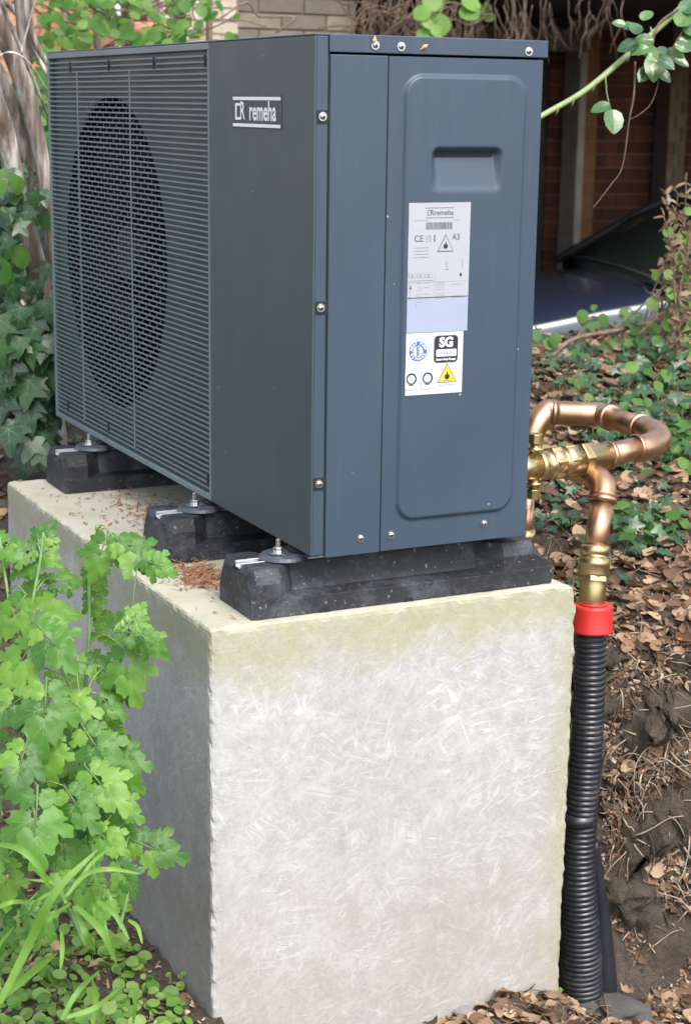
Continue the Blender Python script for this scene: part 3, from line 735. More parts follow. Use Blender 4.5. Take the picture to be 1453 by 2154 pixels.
# ------------------------------------------------------------------ copper pipework, red cap and corrugated duct
def ringmb(mb, p, d, r, w_, n=20):     # a bead round a pipe
    d = Vector(d).normalized(); p = Vector(p)
    mb.tube([p - d * w_ / 2, p - d * w_ / 4, p + d * w_ / 4, p + d * w_ / 2], [r * .97, r * 1.08, r * 1.08, r * .97], n)
def pipework():
    root = thing('copper_pipework', 'copper and brass pipe loop leaving the back of the unit down to the red cap', 'pipes', at(1243, 1290, 'y', .07))
    A0 = at(1070, 988, 'y', .20); A1 = at(1285, 957, 'y', .235); A2 = at(1372, 938, 'y', .26)
    B1 = at(1366, 905, 'y', .36); B2 = at(1262, 872, 'y', .60); B3 = at(1165, 868, 'y', .66); B4 = at(1118, 915, 'y', .66); B5 = at(1112, 1000, 'y', .64)
    rc = .0275
    def P(name, pts, rad, mat, n=20):
        m = MB(); m.tube(pts, rad, n); return m.obj(name, mat, root)
    d = (A1 - A0).normalized()
    # brass union: straight barrel, hexagons and shoulders
    P('brass_union', [A0, A0 + d * .075], .0300, M_BRASS)
    L = (A1 - A0).length
    prof = [(.075, .031), (.078, .0345), (.088, .0345), (.090, .031), (.112, .031), (.113, .036), (.140, .037), (.142, .033), (.150, .033), (.151, .0385), (.180, .0385), (.182, .034), (.200, .034), (.202, .031), (L, .031)]
    P('brass_union', [A0 + d * a for a, r in prof], [r for a, r in prof], M_BRASS)
    for a, b in ((.113, .139), (.153, .179), (.20, .222)):
        m = MB(); m.disc(A0 + d * a, d, .0405, b - a, 6); m.obj('hex_nut', M_BRASS, root, .002, 2)
    # bleed and drain stubs above and below the barrel
    c = A0 + d * .072
    for s_ in (1, -1):
        m = MB(); m.tube([c + Vector((0, 0, s_ * z)) for z in (.02, .036, .037, .042, .043, .052)], [.014, .014, .019, .019, .012, .012], 16); st = m.obj('valve_stub', M_BRASS, root)
        m = MB(); m.disc(c + Vector((0, 0, s_ * .052)), (0, 0, s_), .0165, .022, 8, r2=.0155); m.obj('valve_cap', metalmat('dull brass', (.38, .30, .13), (.55, .45, .2), .35), st, .0015, 2)
    P('copper_pipe', [A1 - d * .01, A2 - d * .045], rc, M_COP)
    e = spline([A2 - d * .05, A2 - d * .02, A2 * .72 + B1 * .28 + d * .018, B1 * .72 + A2 * .28 + d * .018, B1 + (B2 - B1).normalized() * .035], 5)
    P('copper_elbow', e, rc * 1.12, M_COP)
    db = (B2 - B1).normalized()
    P('copper_pipe', [B1 + db * .02, B2 - db * .02], rc, M_COP)
    P('copper_elbow', spline([B2 - db * .045, B2, B2 + (B3 - B2).normalized() * .04, B3], 5), rc * 1.12, M_COP)
    P('copper_elbow', spline([B3, B3 + (B3 - B2).normalized() * .02, B4, B5], 6), rc * 1.12, M_COP)
    for p, q in ((A2 - d * .052, d), (B1 + db * .045, db), (B2 - db * .05, db), (B3, B3 - B2), (B5, B5 - B4), (A1 - d * .008, d)):
        m = MB(); ringmb(m, p, q, rc * 1.14, .012); m.obj('press_ring', M_COP, root)
    # down pipe
    C0 = at(1205, 985, 'y', .30); C1 = at(1245, 1000, 'y', .22); C2 = at(1266, 1052, 'y', .15); C3 = at(1250, 1165, 'y', .11); C4 = at(1243, 1290, 'y', .072)
    P('copper_elbow', spline([C0, C1, at(1266, 1022, 'y', .175), C2], 6), rc * 1.10, M_COP)
    P('copper_pipe', [C2, C3], rc * .97, M_COP)
    m = MB(); ringmb(m, C2, C3 - C2, rc * 1.14, .014); m.obj('press_ring', M_COP, root)
    dd = (C4 - C3).normalized(); LL = (C4 - C3).length
    prof = [(-.018, .0300), (-.010, .0330), (.0, .0330), (.004, .0300), (.010, .0300), (.011, .0345), (.030, .0355), (.032, .0330), (.048, .0365), (.052, .0330), (.075, .0300), (LL + .03, .0290)]
    P('brass_coupling', [C3 + dd * a for a, r in prof], [r for a, r in prof], M_BRASS)
    m = MB(); m.disc(C3 + dd * .052, dd, .0375, .013, 6); m.obj('hex_nut', M_BRASS, root, .002, 2)
    # second riser at the unit's back, half hidden
    Q = at(1108, 1075, 'y', .35); m = MB(); m.tube([Q + Vector((0, 0, .03)), Q - Vector((0, 0, .09))], .016, 14); m.obj('copper_pipe', M_COP, root)
    m = MB(); m.tube([Q - Vector((0, 0, .045)), Q - Vector((0, 0, .075))], .021, 14); m.obj('hex_nut', M_BRASS, root)
pipework()
def duct_obj():
    top = at(1243, 1316, 'y', .072)
    ctr = [(1243, 1290, .072), (1240, 1400, .068), (1234, 1560, .060), (1224, 1700, .055), (1218, 1830, .055), (1220, 1960, .06), (1222, 2110, .07), (1224, 2200, .075)]
    pts = spline([at(u, v, 'y', y) for u, v, y in ctr], 110)
    root = thing('corrugated_duct', 'black corrugated plastic duct rising from the ground to a red end cap', 'duct', pts[-1])
    L = 0; acc = [0]
    for a, b in zip(pts, pts[1:]): L += (b - a).length; acc.append(L)
    rad = []
    for s_ in acc:
        base = .0360 + .016 * ss(.52, .95, s_)
        ph = (s_ % .0128) / .0128; rad.append(base - .0040 * (0 if ph < .55 else math.sin((ph - .55) / .45 * math.pi)))
    m = MB(); m.tube(pts, rad, 28); m.obj('corrugated_tube', M_DUCT, root)
    # flat black sleeve splaying out behind its lower end
    s0 = [at(u, v, 'y', y) for u, v, y in ((1248, 1770, .085), (1258, 1880, .085), (1266, 1990, .08), (1268, 2090, .075), (1268, 2190, .07))]
    m = MB(); m.tube(spline(s0, 8), [lerp(.012, .046, i / 32) for i in range(33)], 20, sy=.9); m.obj('flat_sleeve', simple('black foil sleeve', (.014, .016, .022), .38, 0, .3, 10, .3), root)
    m = MB(); q = at(1217, 1720, 'y', .055); m.tube([q + Vector((0, 0, .012)), q - Vector((0, 0, .012))], .0385, 28); m.obj('joint_band', M_DUCT, root)
    # printed marks running down the tube
    # red cap
    cp = MB(); c = at(1245, 1291, 'y', .072)
    ax = Vector((0.02, .05, 1)).normalized()
    cp.tube([c + ax * z for z in (-.040, -.039, -.036, .014, .020, .0225, .0225)], [.0440, .0475, .0462, .0452, .0445, .040, .028], 40)
    cap = cp.obj('red_cap', M_RED, root)
    cp = MB(); ringp_ = None; cp.tube([c + ax * z for z in (.0225, .026, .026)], [.034, .033, .0295], 32); cp.obj('cap_collar', M_RED, cap)
duct_obj()

# ------------------------------------------------------------------ leaf meshes
def outline_leaf(outline, mats, fold=.12, droop=.25, veins=(), vw=.010, name='leaf', wave=.0, thick=False):
    """outline: list of (x,y) round the blade, base at the origin; a fan of rings about the midrib"""
    mb = MB(); n = len(outline)
    def lift(x, y):
        r = math.hypot(x, y - .0)
        return fold * abs(x) - droop * (r ** 2) * .5 + wave * math.sin(9 * x + 5 * y) * .5
    c = (sum(p[0] for p in outline) / n, sum(p[1] for p in outline) / n)
    rings = [.45, 1.0]
    vs = [(c[0], c[1], lift(*c))]
    for r in rings:
        for (x, y) in outline:
            a, b = lerp(c[0], x, r), lerp(c[1], y, r); vs.append((a, b, lift(a, b)))
    fs = [(0, 1 + k, 1 + (k + 1) % n) for k in range(n)]
    fs += [(1 + k, 1 + n + k, 1 + n + (k + 1) % n, 1 + (k + 1) % n) for k in range(n)]
    mb.add(vs, fs, 0, True)
    for (x0, y0, x1, y1) in veins:
        seg = 5; dx, dy = x1 - x0, y1 - y0; l = math.hypot(dx, dy); nx, ny = -dy / l, dx / l; pv = []
        for i in range(seg + 1):
            t = i / seg; w_ = vw * (1 - .8 * t); a, b = x0 + dx * t, y0 + dy * t
            for s_ in (-1, 1):
                p, q = a + nx * w_ * s_, b + ny * w_ * s_; pv.append((p, q, lift(p, q) + .006))
        mb.add(pv, [(2*i, 2*i+1, 2*i+3, 2*i+2) for i in range(seg)], 1, True)
    return mb.mesh(name, mats)

def ivy_leaf(var=0):
    half = [(0, 0), (.10, -.06), (.26, -.10), (.44, -.06), (.40, .10), (.36, .20), (.50, .34), (.60, .50), (.42, .50), (.26, .50), (.20, .66), (.10, .86), (0, 1.02)]
    half = [(x * (1 + .12 * math.sin(var + i)), y * (1 + .06 * math.cos(var * 2 + i))) for i, (x, y) in enumerate(half)]
    pts = half + [(-x, y) for x, y in half[-2:0:-1]]
    return outline_leaf(pts, [M_IVY, M_IVYV], .10, .22, [(0, .02, 0, .95), (0, .04, .50, .46), (0, .04, -.50, .46), (0, .03, .38, -.03), (0, .03, -.38, -.03), (.0, .40, .18, .6), (0, .40, -.18, .6), (.2, .21, .36, .2), (-.2, .21, -.36, .2)], .016, wave=.03)
IVY = [ivy_leaf(k * 1.3) for k in range(4)]

def celandine_leaf(var):
    rs = random.Random(var); mb = MB()
    def leaflet(cx, cy, ang, L, lob, ox):
        n = 64; rings = [0, .25, .5, .78, 1.0]; ca, sa = math.cos(ang), math.sin(ang); vs = []; ph = rs.uniform(0, 6)
        for ir, r in enumerate(rings):
            for k in range(n):
                th = 2 * math.pi * k / n - math.pi / 2
                # three broad lobes with rounded teeth, narrowing to the stalk
                rad = .44 * (1 + lob * math.cos(3 * (th - math.pi / 2)) * (1 if math.sin(th) > -.8 else .4))
                rad *= 1 + .065 * math.cos(12 * th + ph) + .035 * math.cos(7 * th + ph)
                if math.sin(th) < 0: rad *= 1 - .16 * (-math.sin(th))
                cut = max(0, math.cos((th - math.pi / 2 - .72) * 2.0)) ** 34 + max(0, math.cos((th - math.pi / 2 + .72) * 2.0)) ** 34
                rad *= 1 - .50 * cut * (1 if math.sin(th) > .2 else 0)
                x, y = rad * math.cos(th) * .95 * r, .46 + rad * math.sin(th) * 1.1 * r
                z = .10 * abs(x) - .30 * x * x - .22 * y * y + .022 * math.sin(11 * x + 4) * math.cos(8 * y + ph)
                x, y, z = x * L, y * L, z * L
                vs.append((cx + x * ca - y * sa, cy + x * sa + y * ca, z - .10 * (cy * cy + cx * cx)))
        fs = [(i*n+k, (i+1)*n+k, (i+1)*n+(k+1) % n, i*n+(k+1) % n) for i in range(1, len(rings) - 1) for k in range(n)]
        fs += [(k, n + k, n + (k+1) % n) for k in range(n)]
        mb.add(vs, fs, 0, True)
        # veins
        for (a, b, c_, d) in ((0, .05, 0, .86), (0, .28, .24, .62), (0, .28, -.24, .62), (0, .16, .26, .34), (0, .16, -.26, .34)):
            pv = []
            for i in range(6):
                t = i / 5; w_ = .008 * (1 - .7 * t); x0, y0 = lerp(a, c_, t), lerp(b, d, t); dx, dy = c_ - a, d - b; l = math.hypot(dx, dy)
                for s_ in (-1, 1):
                    x, y = x0 - dy / l * w_ * s_, y0 + dx / l * w_ * s_; z = .10 * abs(x) - .30 * x * x - .22 * y * y + .022 * math.sin(11 * x + 4) * math.cos(8 * y + ph) + .006
                    x, y, z = x * L, y * L, z * L; pv.append((cx + x * ca - y * sa, cy + x * sa + y * ca, z - .10 * (cy * cy + cx * cx)))
            mb.add(pv, [(2*i, 2*i+1, 2*i+3, 2*i+2) for i in range(5)], 1, True)
    leaflet(0, .42, rs.uniform(-.1, .1), .56, .16, 0)
    for s_ in (-1, 1):
        leaflet(0, .36, s_ * rs.uniform(1.05, 1.25), .46, .13, 0)
        leaflet(0, .12, s_ * rs.uniform(1.25, 1.5), .30, .10, 0)
    mb.tube([(0, -.02, 0), (0, .2, .0), (0, .45, -.02)], [.016, .013, .008], 6, 1)
    return mb.mesh('leaf', [M_CEL, M_CELV])
CEL = [celandine_leaf(k) for k in range(6)]

def oval_leaf(mats, w_=.34, n=18, teeth=.0, fold=.25, droop=.3, name='leaf', tip=1.0):
    pts = []
    for k in range(n):
        t = k / n * 2 * math.pi - math.pi / 2
        y = .5 + .5 * math.sin(t); x = w_ * math.cos(t) * (1.15 - .35 * y * tip)
        r = 1 + teeth * (1 if k % 2 else -1); x *= 1 - .45 * max(0, (y - .72) / .28) ** 2 * tip
        pts.append((x * r, y))
    return outline_leaf(pts, mats, fold, droop, [(0, .0, 0, .95)] if len(mats) > 1 else (), .018, name)
ROSE = [oval_leaf([M_ROSE, M_IVYV], .36, 22, .025, .28, .35), oval_leaf([M_ROSE, M_IVYV], .42, 22, .025, .18, .2)]
VINE = [oval_leaf([M_VINE], .42, 14, .05, .2, .4, tip=.8), oval_leaf([M_VINE], .5, 12, .06, .1, .5, tip=.6)]
ROUND = [oval_leaf([M_ROUND], .46, 14, 0, .12, .25, tip=.2), oval_leaf([M_ROUND], .38, 14, 0, .2, .3, tip=.6)]
def litter_leaf(v):
    mb = MB(); rs = random.Random(v + 50); a, b, tw = rs.uniform(.5, 1.5), rs.uniform(-.8, 1.2), rs.uniform(-.7, .7); w_ = rs.uniform(.26, .42)
    def P(i, j):
        t = i / 6; s_ = j / 4 * 2 - 1; x = s_ * w_ * math.sin(math.pi * min(1, .06 + t * .94)) ** .7 * (1 + .18 * rs.uniform(-1, 1)); y = t - .5
        return (x, y, a * x * x + b * (y * y) * .5 + tw * x * y + .03 * rs.uniform(-1, 1))
    mb.grid(P, 6, 4); return mb.mesh('fallen_leaf', M_LITTER)
LIT = [litter_leaf(k) for k in range(8)]

# ------------------------------------------------------------------ litter, roots, low plants on the ground
random.seed(21)
items = []
def drop(x, y, me, sc, tilt=.45, lift=.008, up=None):
    n = gnormal(x, y); n = (n + Vector((U(-tilt, tilt), U(-tilt, tilt), U(0, tilt)))).normalized()
    z = H(x, y) + lift
    return (me, basis((x, y, z), n, Vector((math.cos(U(0, 6.28)) if up is None else up[0], math.sin(U(0, 6.28)) if up is None else up[1], 0)), sc))
def dens(x, y): return noise.noise(Vector((x * 3.1, y * 3.1, 8)))
for k in range(9500):
    x, y = U(.64, 2.9), U(-.05, 2.4)
    b = (x - .85) * .5 + (y - .12) * .87
    if b < .10 and rnd() < .80: continue
    if dens(x, y) < -.18 and rnd() < .6: continue
    items.append(drop(x, y, random.choice(LIT), U(.022, .058), .7, U(.0, .018)))
for k in range(90):
    x, y = U(.66, 2.4), U(.25, 2.1); items.append(drop(x, y, random.choice(LIT), U(.06, .095), .6, U(.01, .03)))
for k in range(800):
    x, y = U(-.25, 1.1), U(-.42, -.01)
    items.append(drop(x, y, random.choice(LIT), U(.02, .055), .6, U(.0, .012)))
for k in range(420):
    x, y = U(-.95, -.23), U(-.5, 1.5)
    items.append(drop(x, y, random.choice(LIT), U(.02, .05), .6, U(.0, .012)))
for k in range(260):
    x, y = U(-.9, .2), U(1.45, 2.5)
    items.append(drop(x, y, random.choice(LIT), U(.03, .06), .6, U(.0, .015)))
scatter('fallen_leaf', items, ground, M_LITTER, 300, 'leaf_litter')

# roots hanging out of the cut bank and twigs lying about
random.seed(5)
rt = thing('bank_roots', 'tangle of thin pale and brown roots hanging out of the cut earth bank', 'roots', (1.0, .3, -.5))
def bankpt(u, v):     # march the sight line on to the terrain
    d = ray(u, v); t = 2.5
    while t < 9:
        p = CAMLOC + d * t
        if p.z < H(p.x, p.y, False): return p
        t += .012
    return CAMLOC + d * 5
for k in range(298):
    u, v = U(1285, 1470), U(1270, 2060)
    if v > 1700 and rnd() < .5: continue
    p = bankpt(u, v); off = -ray(u, v).normalized()
    L = U(.03, .16) * (1.5 if v < 1600 else 1); a = U(-2.6, .6); rgt = Vector((.9, -.44, 0))
    q = [p - off * .01]
    dirn = rgt * math.cos(a) + Vector((0, 0, 1)) * math.sin(a)
    pos = p + off * .018
    for i in range(4):
        pos = pos + dirn * L / 4 + off * U(-.004, .010) + Vector((0, 0, U(-.012, .006))); q.append(pos.copy())
        dirn = (dirn + Vector((U(-.5, .5), U(-.3, .3), U(-.6, .2)))).normalized()
    m = MB(); r0 = U(.0009, .0026); m.tube(spline(q, 3), [r0 * (1 - .6 * i / 12) for i in range(13)], 5)
    m.obj('root', M_ROOT if rnd() < .5 else M_ROOTD, rt)
m = MB()
for k in range(700):
    if rnd() < .7:
        x, y = U(.64, 2.6), U(0, 2.2)
        if (x - .85) * .5 + (y - .12) * .87 < .05: continue
    else: x, y = U(-.9, 1.0), U(-.5, -.02)
    a = U(0, 6.28); L = U(.04, .22); z = H(x, y) + .012; q = [Vector((x, y, z))]
    for i in range(3):
        x += math.cos(a) * L / 3; y += math.sin(a) * L / 3; a += U(-.6, .6); q.append(Vector((x, y, H(x, y) + U(.004, .03))))
    m.tube(q, [.0016, .0014, .0012, .0007], 4)
o = m.obj('ground_twigs', M_TWIG); tag(o, kind='stuff')

m = MB(); cl = MB(); cl.add([(1,0,0),(-1,0,.1),(0,1,0),(.1,-1,0),(0,.1,1),(0,0,-1)], [(0,2,4),(2,1,4),(1,3,4),(3,0,4),(2,0,5),(1,2,5),(3,1,5),(0,3,5)]); CLM = cl.mesh('soil_clod', M_SOIL)
for k in range(5200):
    u, v = U(1270, 1470), U(1260, 2130)
    p = bankpt(u, v); s_ = U(.002, .009) * (1 if rnd() < .9 else 1.8)
    append_mesh(m, CLM, Matrix.Translation(p) @ Euler((U(0, 6), U(0, 6), U(0, 6))).to_matrix().to_4x4() @ Matrix.Diagonal((s_ * U(.6, 1.5), s_, s_ * U(.5, 1), 1)))
for k in range(2500):
    x, y = U(-.9, 1.1), U(-.5, .3)
    if -.24 < x < .66 and y > -.02: continue
    s_ = U(.002, .007); append_mesh(m, CLM, Matrix.Translation((x, y, H(x, y))) @ Euler((U(0, 6), U(0, 6), U(0, 6))).to_matrix().to_4x4() @ Matrix.Diagonal((s_ * U(.6, 1.5), s_, s_ * U(.5, 1), 1)))
tag(m.obj('soil_crumbs', M_SOIL), kind='stuff')
# shredded bark, bits of leaf and straw trodden into the soil
m = MB(); cm = [M_LITTER, M_CHIP, M_ROOT, M_TWIG]
def chip(p, nrm):
    L = U(.006, .028); w_ = U(.0012, .0055); M = basis(p, nrm, (U(-1, 1), U(-1, 1), U(-1, 1)), 1.0); b = U(-.3, .5) * L
    m.add([M @ Vector(q) for q in ((-w_, -L/2, 0), (w_, -L/2 * U(.6, 1), .001), (w_ * U(.4, 1.3), 0, b * .5), (w_ * .6, L/2, 0), (-w_ * .5, L/2 * U(.5, 1), 0), (-w_ * U(.6, 1.3), 0, b * .4))], [(0, 1, 2, 5), (5, 2, 3, 4)], random.choice((0, 0, 0, 1, 2, 3, 3)))
for k in range(4200):
    u, v = U(1265, 1475), U(1240, 2140)
    if noise.noise(Vector((u * .012, v * .008, 9))) < -.05 and rnd() < .35: continue
    p = bankpt(u, v); chip(p - ray(u, v).normalized() * .004, -ray(u, v) + Vector((U(-.8, .8), U(-.8, .8), U(-.2, 1))))
for k in range(6500):
    x, y = U(-1.0, 1.1), U(-.5, 1.4)
    if -.235 < x < .66 and y > -.02: continue
    chip(Vector((x, y, H(x, y) + U(.001, .007))), (U(-.6, .6), U(-.6, .6), 1))
for k in range(3500):
    x, y = U(.68, 2.5), U(.2, 2.2)
    if (x - .85) * .5 + (y - .12) * .87 < .08: continue
    chip(Vector((x, y, H(x, y) + U(.004, .02))), (U(-.9, .9), U(-.9, .9), 1))
tag(m.obj('bark_chips', cm), kind='stuff')

# stones and clods at the foot of the bank
def clod(name, loc, s_, mat, label, cat, seed):
    bm = bmesh.new(); bmesh.ops.create_icosphere(bm, subdivisions=3, radius=1)
    for v in bm.verts: v.co *= 1 + .45 * noise.fractal(v.co * 1.1 + Vector((seed, 0, 0)), .9, 2.2, 4)
    me = bpy.data.meshes.new(name); bm.to_mesh(me); bm.free(); me.materials.append(mat)
    for p in me.polygons: p.use_smooth = True
    o = bpy.data.objects.new(name, me); COL.objects.link(o); o.location = loc; o.scale = s_; o.rotation_euler = (0, 0, seed); tag(o, label, cat); return o
M_STONE = simple('grey stone', (.24, .23, .22), .85, 0, .4, 20, .6)
M_CLOD = simple('dark grey clod', (.09, .085, .08), .9, 0, .5, 25, .8)
p = bankpt(975, 2128); clod('stone', p, (.042, .022, .016), M_STONE, 'flat pale grey stone in the leaf litter before the concrete block', 'stone', 2)
p = bankpt(1300, 2125); clod('stone', p, (.075, .05, .032), M_CLOD, 'dark lumpy stone at the foot of the corrugated duct', 'stone', 5)
p = bankpt(1235, 2118); clod('stone', p, (.03, .03, .018), M_CLOD, 'small dark stone touching the bottom of the duct on its left', 'stone', 8)

# low ivy and herbs on the bank
random.seed(31)
def patch(name, label, cat, pts, meshes, mats, n, spread, size, hgt, stem_mat=M_STEM, limit=300):
    root = thing(name, label, cat, pts[0]); it = []; st = MB()
    for k in range(n):
        c = random.choice(pts); x, y = c[0] + random.gauss(0, spread), c[1] + random.gauss(0, spread)
        z0 = H(x, y); z = z0 + U(.01, hgt); s_ = U(*size)
        nrm = Vector((U(-.6, .4), U(-1.0, .1), U(.5, 1.3))); up = Vector((U(-1, 1), U(-1, .3), U(-.6, .2)))
        it.append((random.choice(meshes), basis((x, y, z), nrm, up, s_)))
        if k % 2 == 0: st.tube([(x + U(-.02, .02), y + U(-.02, .02), z0 - .01), (x, y, (z0 + z) / 2), (x, y, z)], .0011, 4)
    scatter('leaf', it, root, mats, limit, 'leaves'); o = st.obj('stems', stem_mat, root); o['kind'] = 'stuff'
    return root
def gpts(L): return [tuple(bankpt(u, v)) for u, v in L]
patch('ivy_plant', 'small dark ivy running over the leaf litter below the car', 'ivy', gpts([(1140, 800), (1190, 770), (1250, 740), (1160, 860), (1300, 780), (1350, 830), (1420, 860), (1250, 830), (1380, 760), (1440, 800)]), IVY, [M_IVY, M_IVYV], 250, .17, (.025, .045), .06)
patch('ivy_plant', 'sparse dark ivy sprigs between the copper loop and the soil face', 'ivy', gpts([(1180, 1100), (1200, 1050), (1330, 1010), (1420, 1150), (1430, 900), (1240, 1240), (1300, 1180), (1150, 1130)]), IVY, [M_IVY, M_IVYV], 80, .05, (.025, .045), .04)
patch('herb_plant', 'bright green herb with notched leaves right of the down pipe', 'plant', gpts([(1310, 1120), (1350, 1110), (1390, 1130), (1330, 1160), (1430, 1120), (1290, 1180)]), [IVY[1], VINE[1]], [M_VINE], 54, .03, (.026, .045), .07)
patch('herb_plant', 'small green herb beside the copper elbow at the picture edge', 'plant', gpts([(1430, 980), (1415, 960), (1450, 1000)]), VINE, [M_VINE], 16, .025, (.03, .05), .06)
patch('nettle_plant', 'leafy bright green nettle like growth crowding the bank top below the dry shrub', 'plant', gpts([(1400, 710), (1440, 700), (1370, 690), (1450, 750), (1330, 690), (1410, 740)]), [VINE[0], VINE[1], IVY[1], IVY[2]], [M_VINE, M_IVYV], 170, .13, (.026, .048), .15)
patch('herb_plant', 'loose bright green creeping herb on the upper bank, left of the dry shrub stems', 'plant', gpts([(1290, 720), (1340, 760), (1400, 780), (1440, 830), (1430, 650), (1380, 700)]), VINE + IVY[:2], [M_VINE, M_IVYV], 130, .10, (.03, .05), .12)
patch('seedling', 'tiny green seedlings at the bottom right corner of the concrete block', 'plant', gpts([(1160, 2092), (1135, 2088), (1225, 2120)]), ROUND, [M_ROUND], 12, .012, (.010, .02), .02)

# ------------------------------------------------------------------ celandine beside the block
random.seed(11)
TOC = -FWD
def leafface(loc, size, roll, tiltup=.55, yaw=0, var=None):
    nrm = (TOC * 1.0 + Vector((0, 0, 1)) * tiltup + Vector((.9, -.44, 0)) * yaw).normalized()
    rgt = Vector((.9, -.44, 0)); up = Vector((0, 0, 1)) * math.cos(roll) + rgt * math.sin(roll)
    return (CEL[random.randrange(6) if var is None else var], basis(loc, nrm, up, size))
PL = [thing('celandine_plant', 'tall greater celandine with large lobed leaves reaching to the block top edge', 'plant', (-.36, .45, -.96), group='celandine plants beside the block'),
      thing('celandine_plant', 'dense low greater celandine with overlapping lobed leaves left of the block', 'plant', (-.42, .18, -.96), group='celandine plants beside the block'),
      thing('celandine_plant', 'greater celandine at the left picture edge, half out of view', 'plant', (-.60, .42, -.95), group='celandine plants beside the block')]
stems = [[], [], []]
def stem(pi, pts, r0=.005, r1=.0022):
    q = spline([atd(*p) for p in pts], 6); m = MB(); m.tube(q, [lerp(r0, r1, i / (len(q) - 1)) for i in range(len(q))], 7)
    m.obj('stem', M_STEM, PL[pi]); stems[pi] += q
stem(0, [(215, 1960, 3.42), (195, 1700, 3.42), (180, 1480, 3.40), (188, 1330, 3.38), (188, 1180, 3.36), (200, 1130, 3.35)], .0055)
stem(0, [(186, 1545, 3.30), (225, 1460, 3.28), (262, 1370, 3.26), (275, 1320, 3.25)], .0042)
stem(0, [(60, 1400, 3.36), (66, 1290, 3.35), (85, 1180, 3.34), (92, 1120, 3.34)], .004)
stem(2, [(40, 1900, 3.34), (60, 1560, 3.36), (35, 1370, 3.36), (10, 1200, 3.36), (0, 1130, 3.36)], .005)
stem(0, [(120, 1950, 3.44), (100, 1700, 3.42), (60, 1560, 3.40), (45, 1400, 3.38)], .005)
stem(1, [(230, 1990, 3.2), (200, 1850, 3.2), (190, 1700, 3.22), (170, 1500, 3.26)], .005)
stem(1, [(180, 1990, 3.15), (120, 1850, 3.16), (70, 1700, 3.18), (40, 1560, 3.2)], .005)
stem(1, [(250, 1960, 3.2), (270, 1850, 3.2), (240, 1700, 3.22)], .004)
# (u, v of the leaf centre, depth, size in photo pixels, roll, up tilt, plant)
hand = [(100, 1125, 3.34, 95, .4, .4, 0), (60, 1165, 3.35, 105, -1.9, .5, 0), (115, 1170, 3.36, 85, 2.2, .3, 0), (70, 1190, 3.36, 95, -2.4, .3, 0),
        (230, 1165, 3.30, 135, 3.4, .2, 0), (300, 1170, 3.27, 150, 2.3, .5, 0), (345, 1190, 3.24, 105, 2.0, .3, 0), (270, 1140, 3.32, 80, .6, .6, 0), (215, 1215, 3.38, 95, 2.6, .2, 0), (150, 1215, 3.40, 100, 1.3, .7, 0),
        (95, 1240, 3.42, 115, -2.0, .2, 0), (110, 1280, 3.34, 160, 1.4, .9, 0), (45, 1300, 3.32, 150, 3.6, .3, 2), (215, 1270, 3.40, 85, 2.7, .2, 0),
        (235, 1320, 3.36, 120, -.7, .2, 0), (300, 1330, 3.22, 120, 1.6, .4, 0), (335, 1355, 3.20, 100, 2.3, .2, 0), (300, 1290, 3.22, 80, .5, .5, 0), (290, 1410, 3.26, 165, 2.9, .3, 0), (260, 1440, 3.30, 120, 2.5, .2, 1),
        (70, 1400, 3.26, 175, 3.5, .5, 1), (130, 1360, 3.25, 165, 2.5, .6, 1), (215, 1390, 3.32, 110, 1.5, .8, 1), (40, 1490, 3.22, 150, -2.3, .5, 1), (110, 1500, 3.20, 200, 3.2, .4, 1), (175, 1490, 3.24, 130, 2.0, .6, 1),
        (245, 1485, 3.26, 100, 2.4, .4, 1), (225, 1580, 3.20, 175, 2.6, .5, 1), (285, 1600, 3.20, 130, 2.0, .5, 1), (70, 1610, 3.14, 160, 3.4, .7, 1), (130, 1585, 3.20, 140, 3.0, .3, 1), (20, 1580, 3.3, 120, -2.6, .4, 2),
        (260, 1660, 3.12, 170, 2.5, .6, 1), (310, 1700, 3.14, 110, 2.2, .4, 1), (125, 1730, 3.06, 210, 3.2, .5, 1), (215, 1700, 3.10, 150, 2.6, .6, 1), (25, 1690, 3.12, 140, -2.8, .5, 2), (185, 1790, 3.14, 130, 2.9, .3, 1),
        (280, 1770, 3.08, 120, 2.3, .5, 1), (315, 1840, 3.04, 110, 2.6, .4, 1), (270, 1900, 3.04, 100, 3.2, .4, 1), (30, 1820, 3.08, 140, -2.7, .5, 2), (70, 1850, 3.12, 130, 3.0, .3, 1), (240, 1870, 3.10, 120, 3.4, .4, 1), (15, 1140, 3.4, 90, -1.2, .5, 2), (5, 1190, 3.4, 80, -2.2, .4, 2)]
allleaf = [[], [], []]
for u, v, d, s_, ro, ti, pi in hand:
    u -= 14 + 34 * ss(1560, 1700, v)
    sz = s_ * d / FPX * .86; p = atd(u, v, d); rgt = Vector((.9, -.44, 0))
    base = p - (Vector((0, 0, 1)) * math.cos(ro) + rgt * math.sin(ro)) * sz * .45
    allleaf[pi].append((leafface(base, sz, ro, ti, U(-.35, .35)), base))
for k in range(36):      # filling leaves deeper in
    v = U(1400, 1930); u = U(-20, interp([(1290, 100), (1420, 180), (1500, 240), (1700, 285), (1850, 300), (1930, 220)], v)); d = U(3.24, 3.55) - .25 * ss(1600, 1950, v)
    if atd(u, v, d).x > -.245: d = 3.2
    if atd(u, v, d).x > -.245: continue
    sz = U(70, 135) * d / FPX; ro = U(1.8, 4.2); p = atd(u, v, d); pi = 2 if u < 30 else (0 if v < 1450 else 1)
    allleaf[pi].append((leafface(p, sz, ro, U(.2, 1.0), U(-.6, .6)), p))
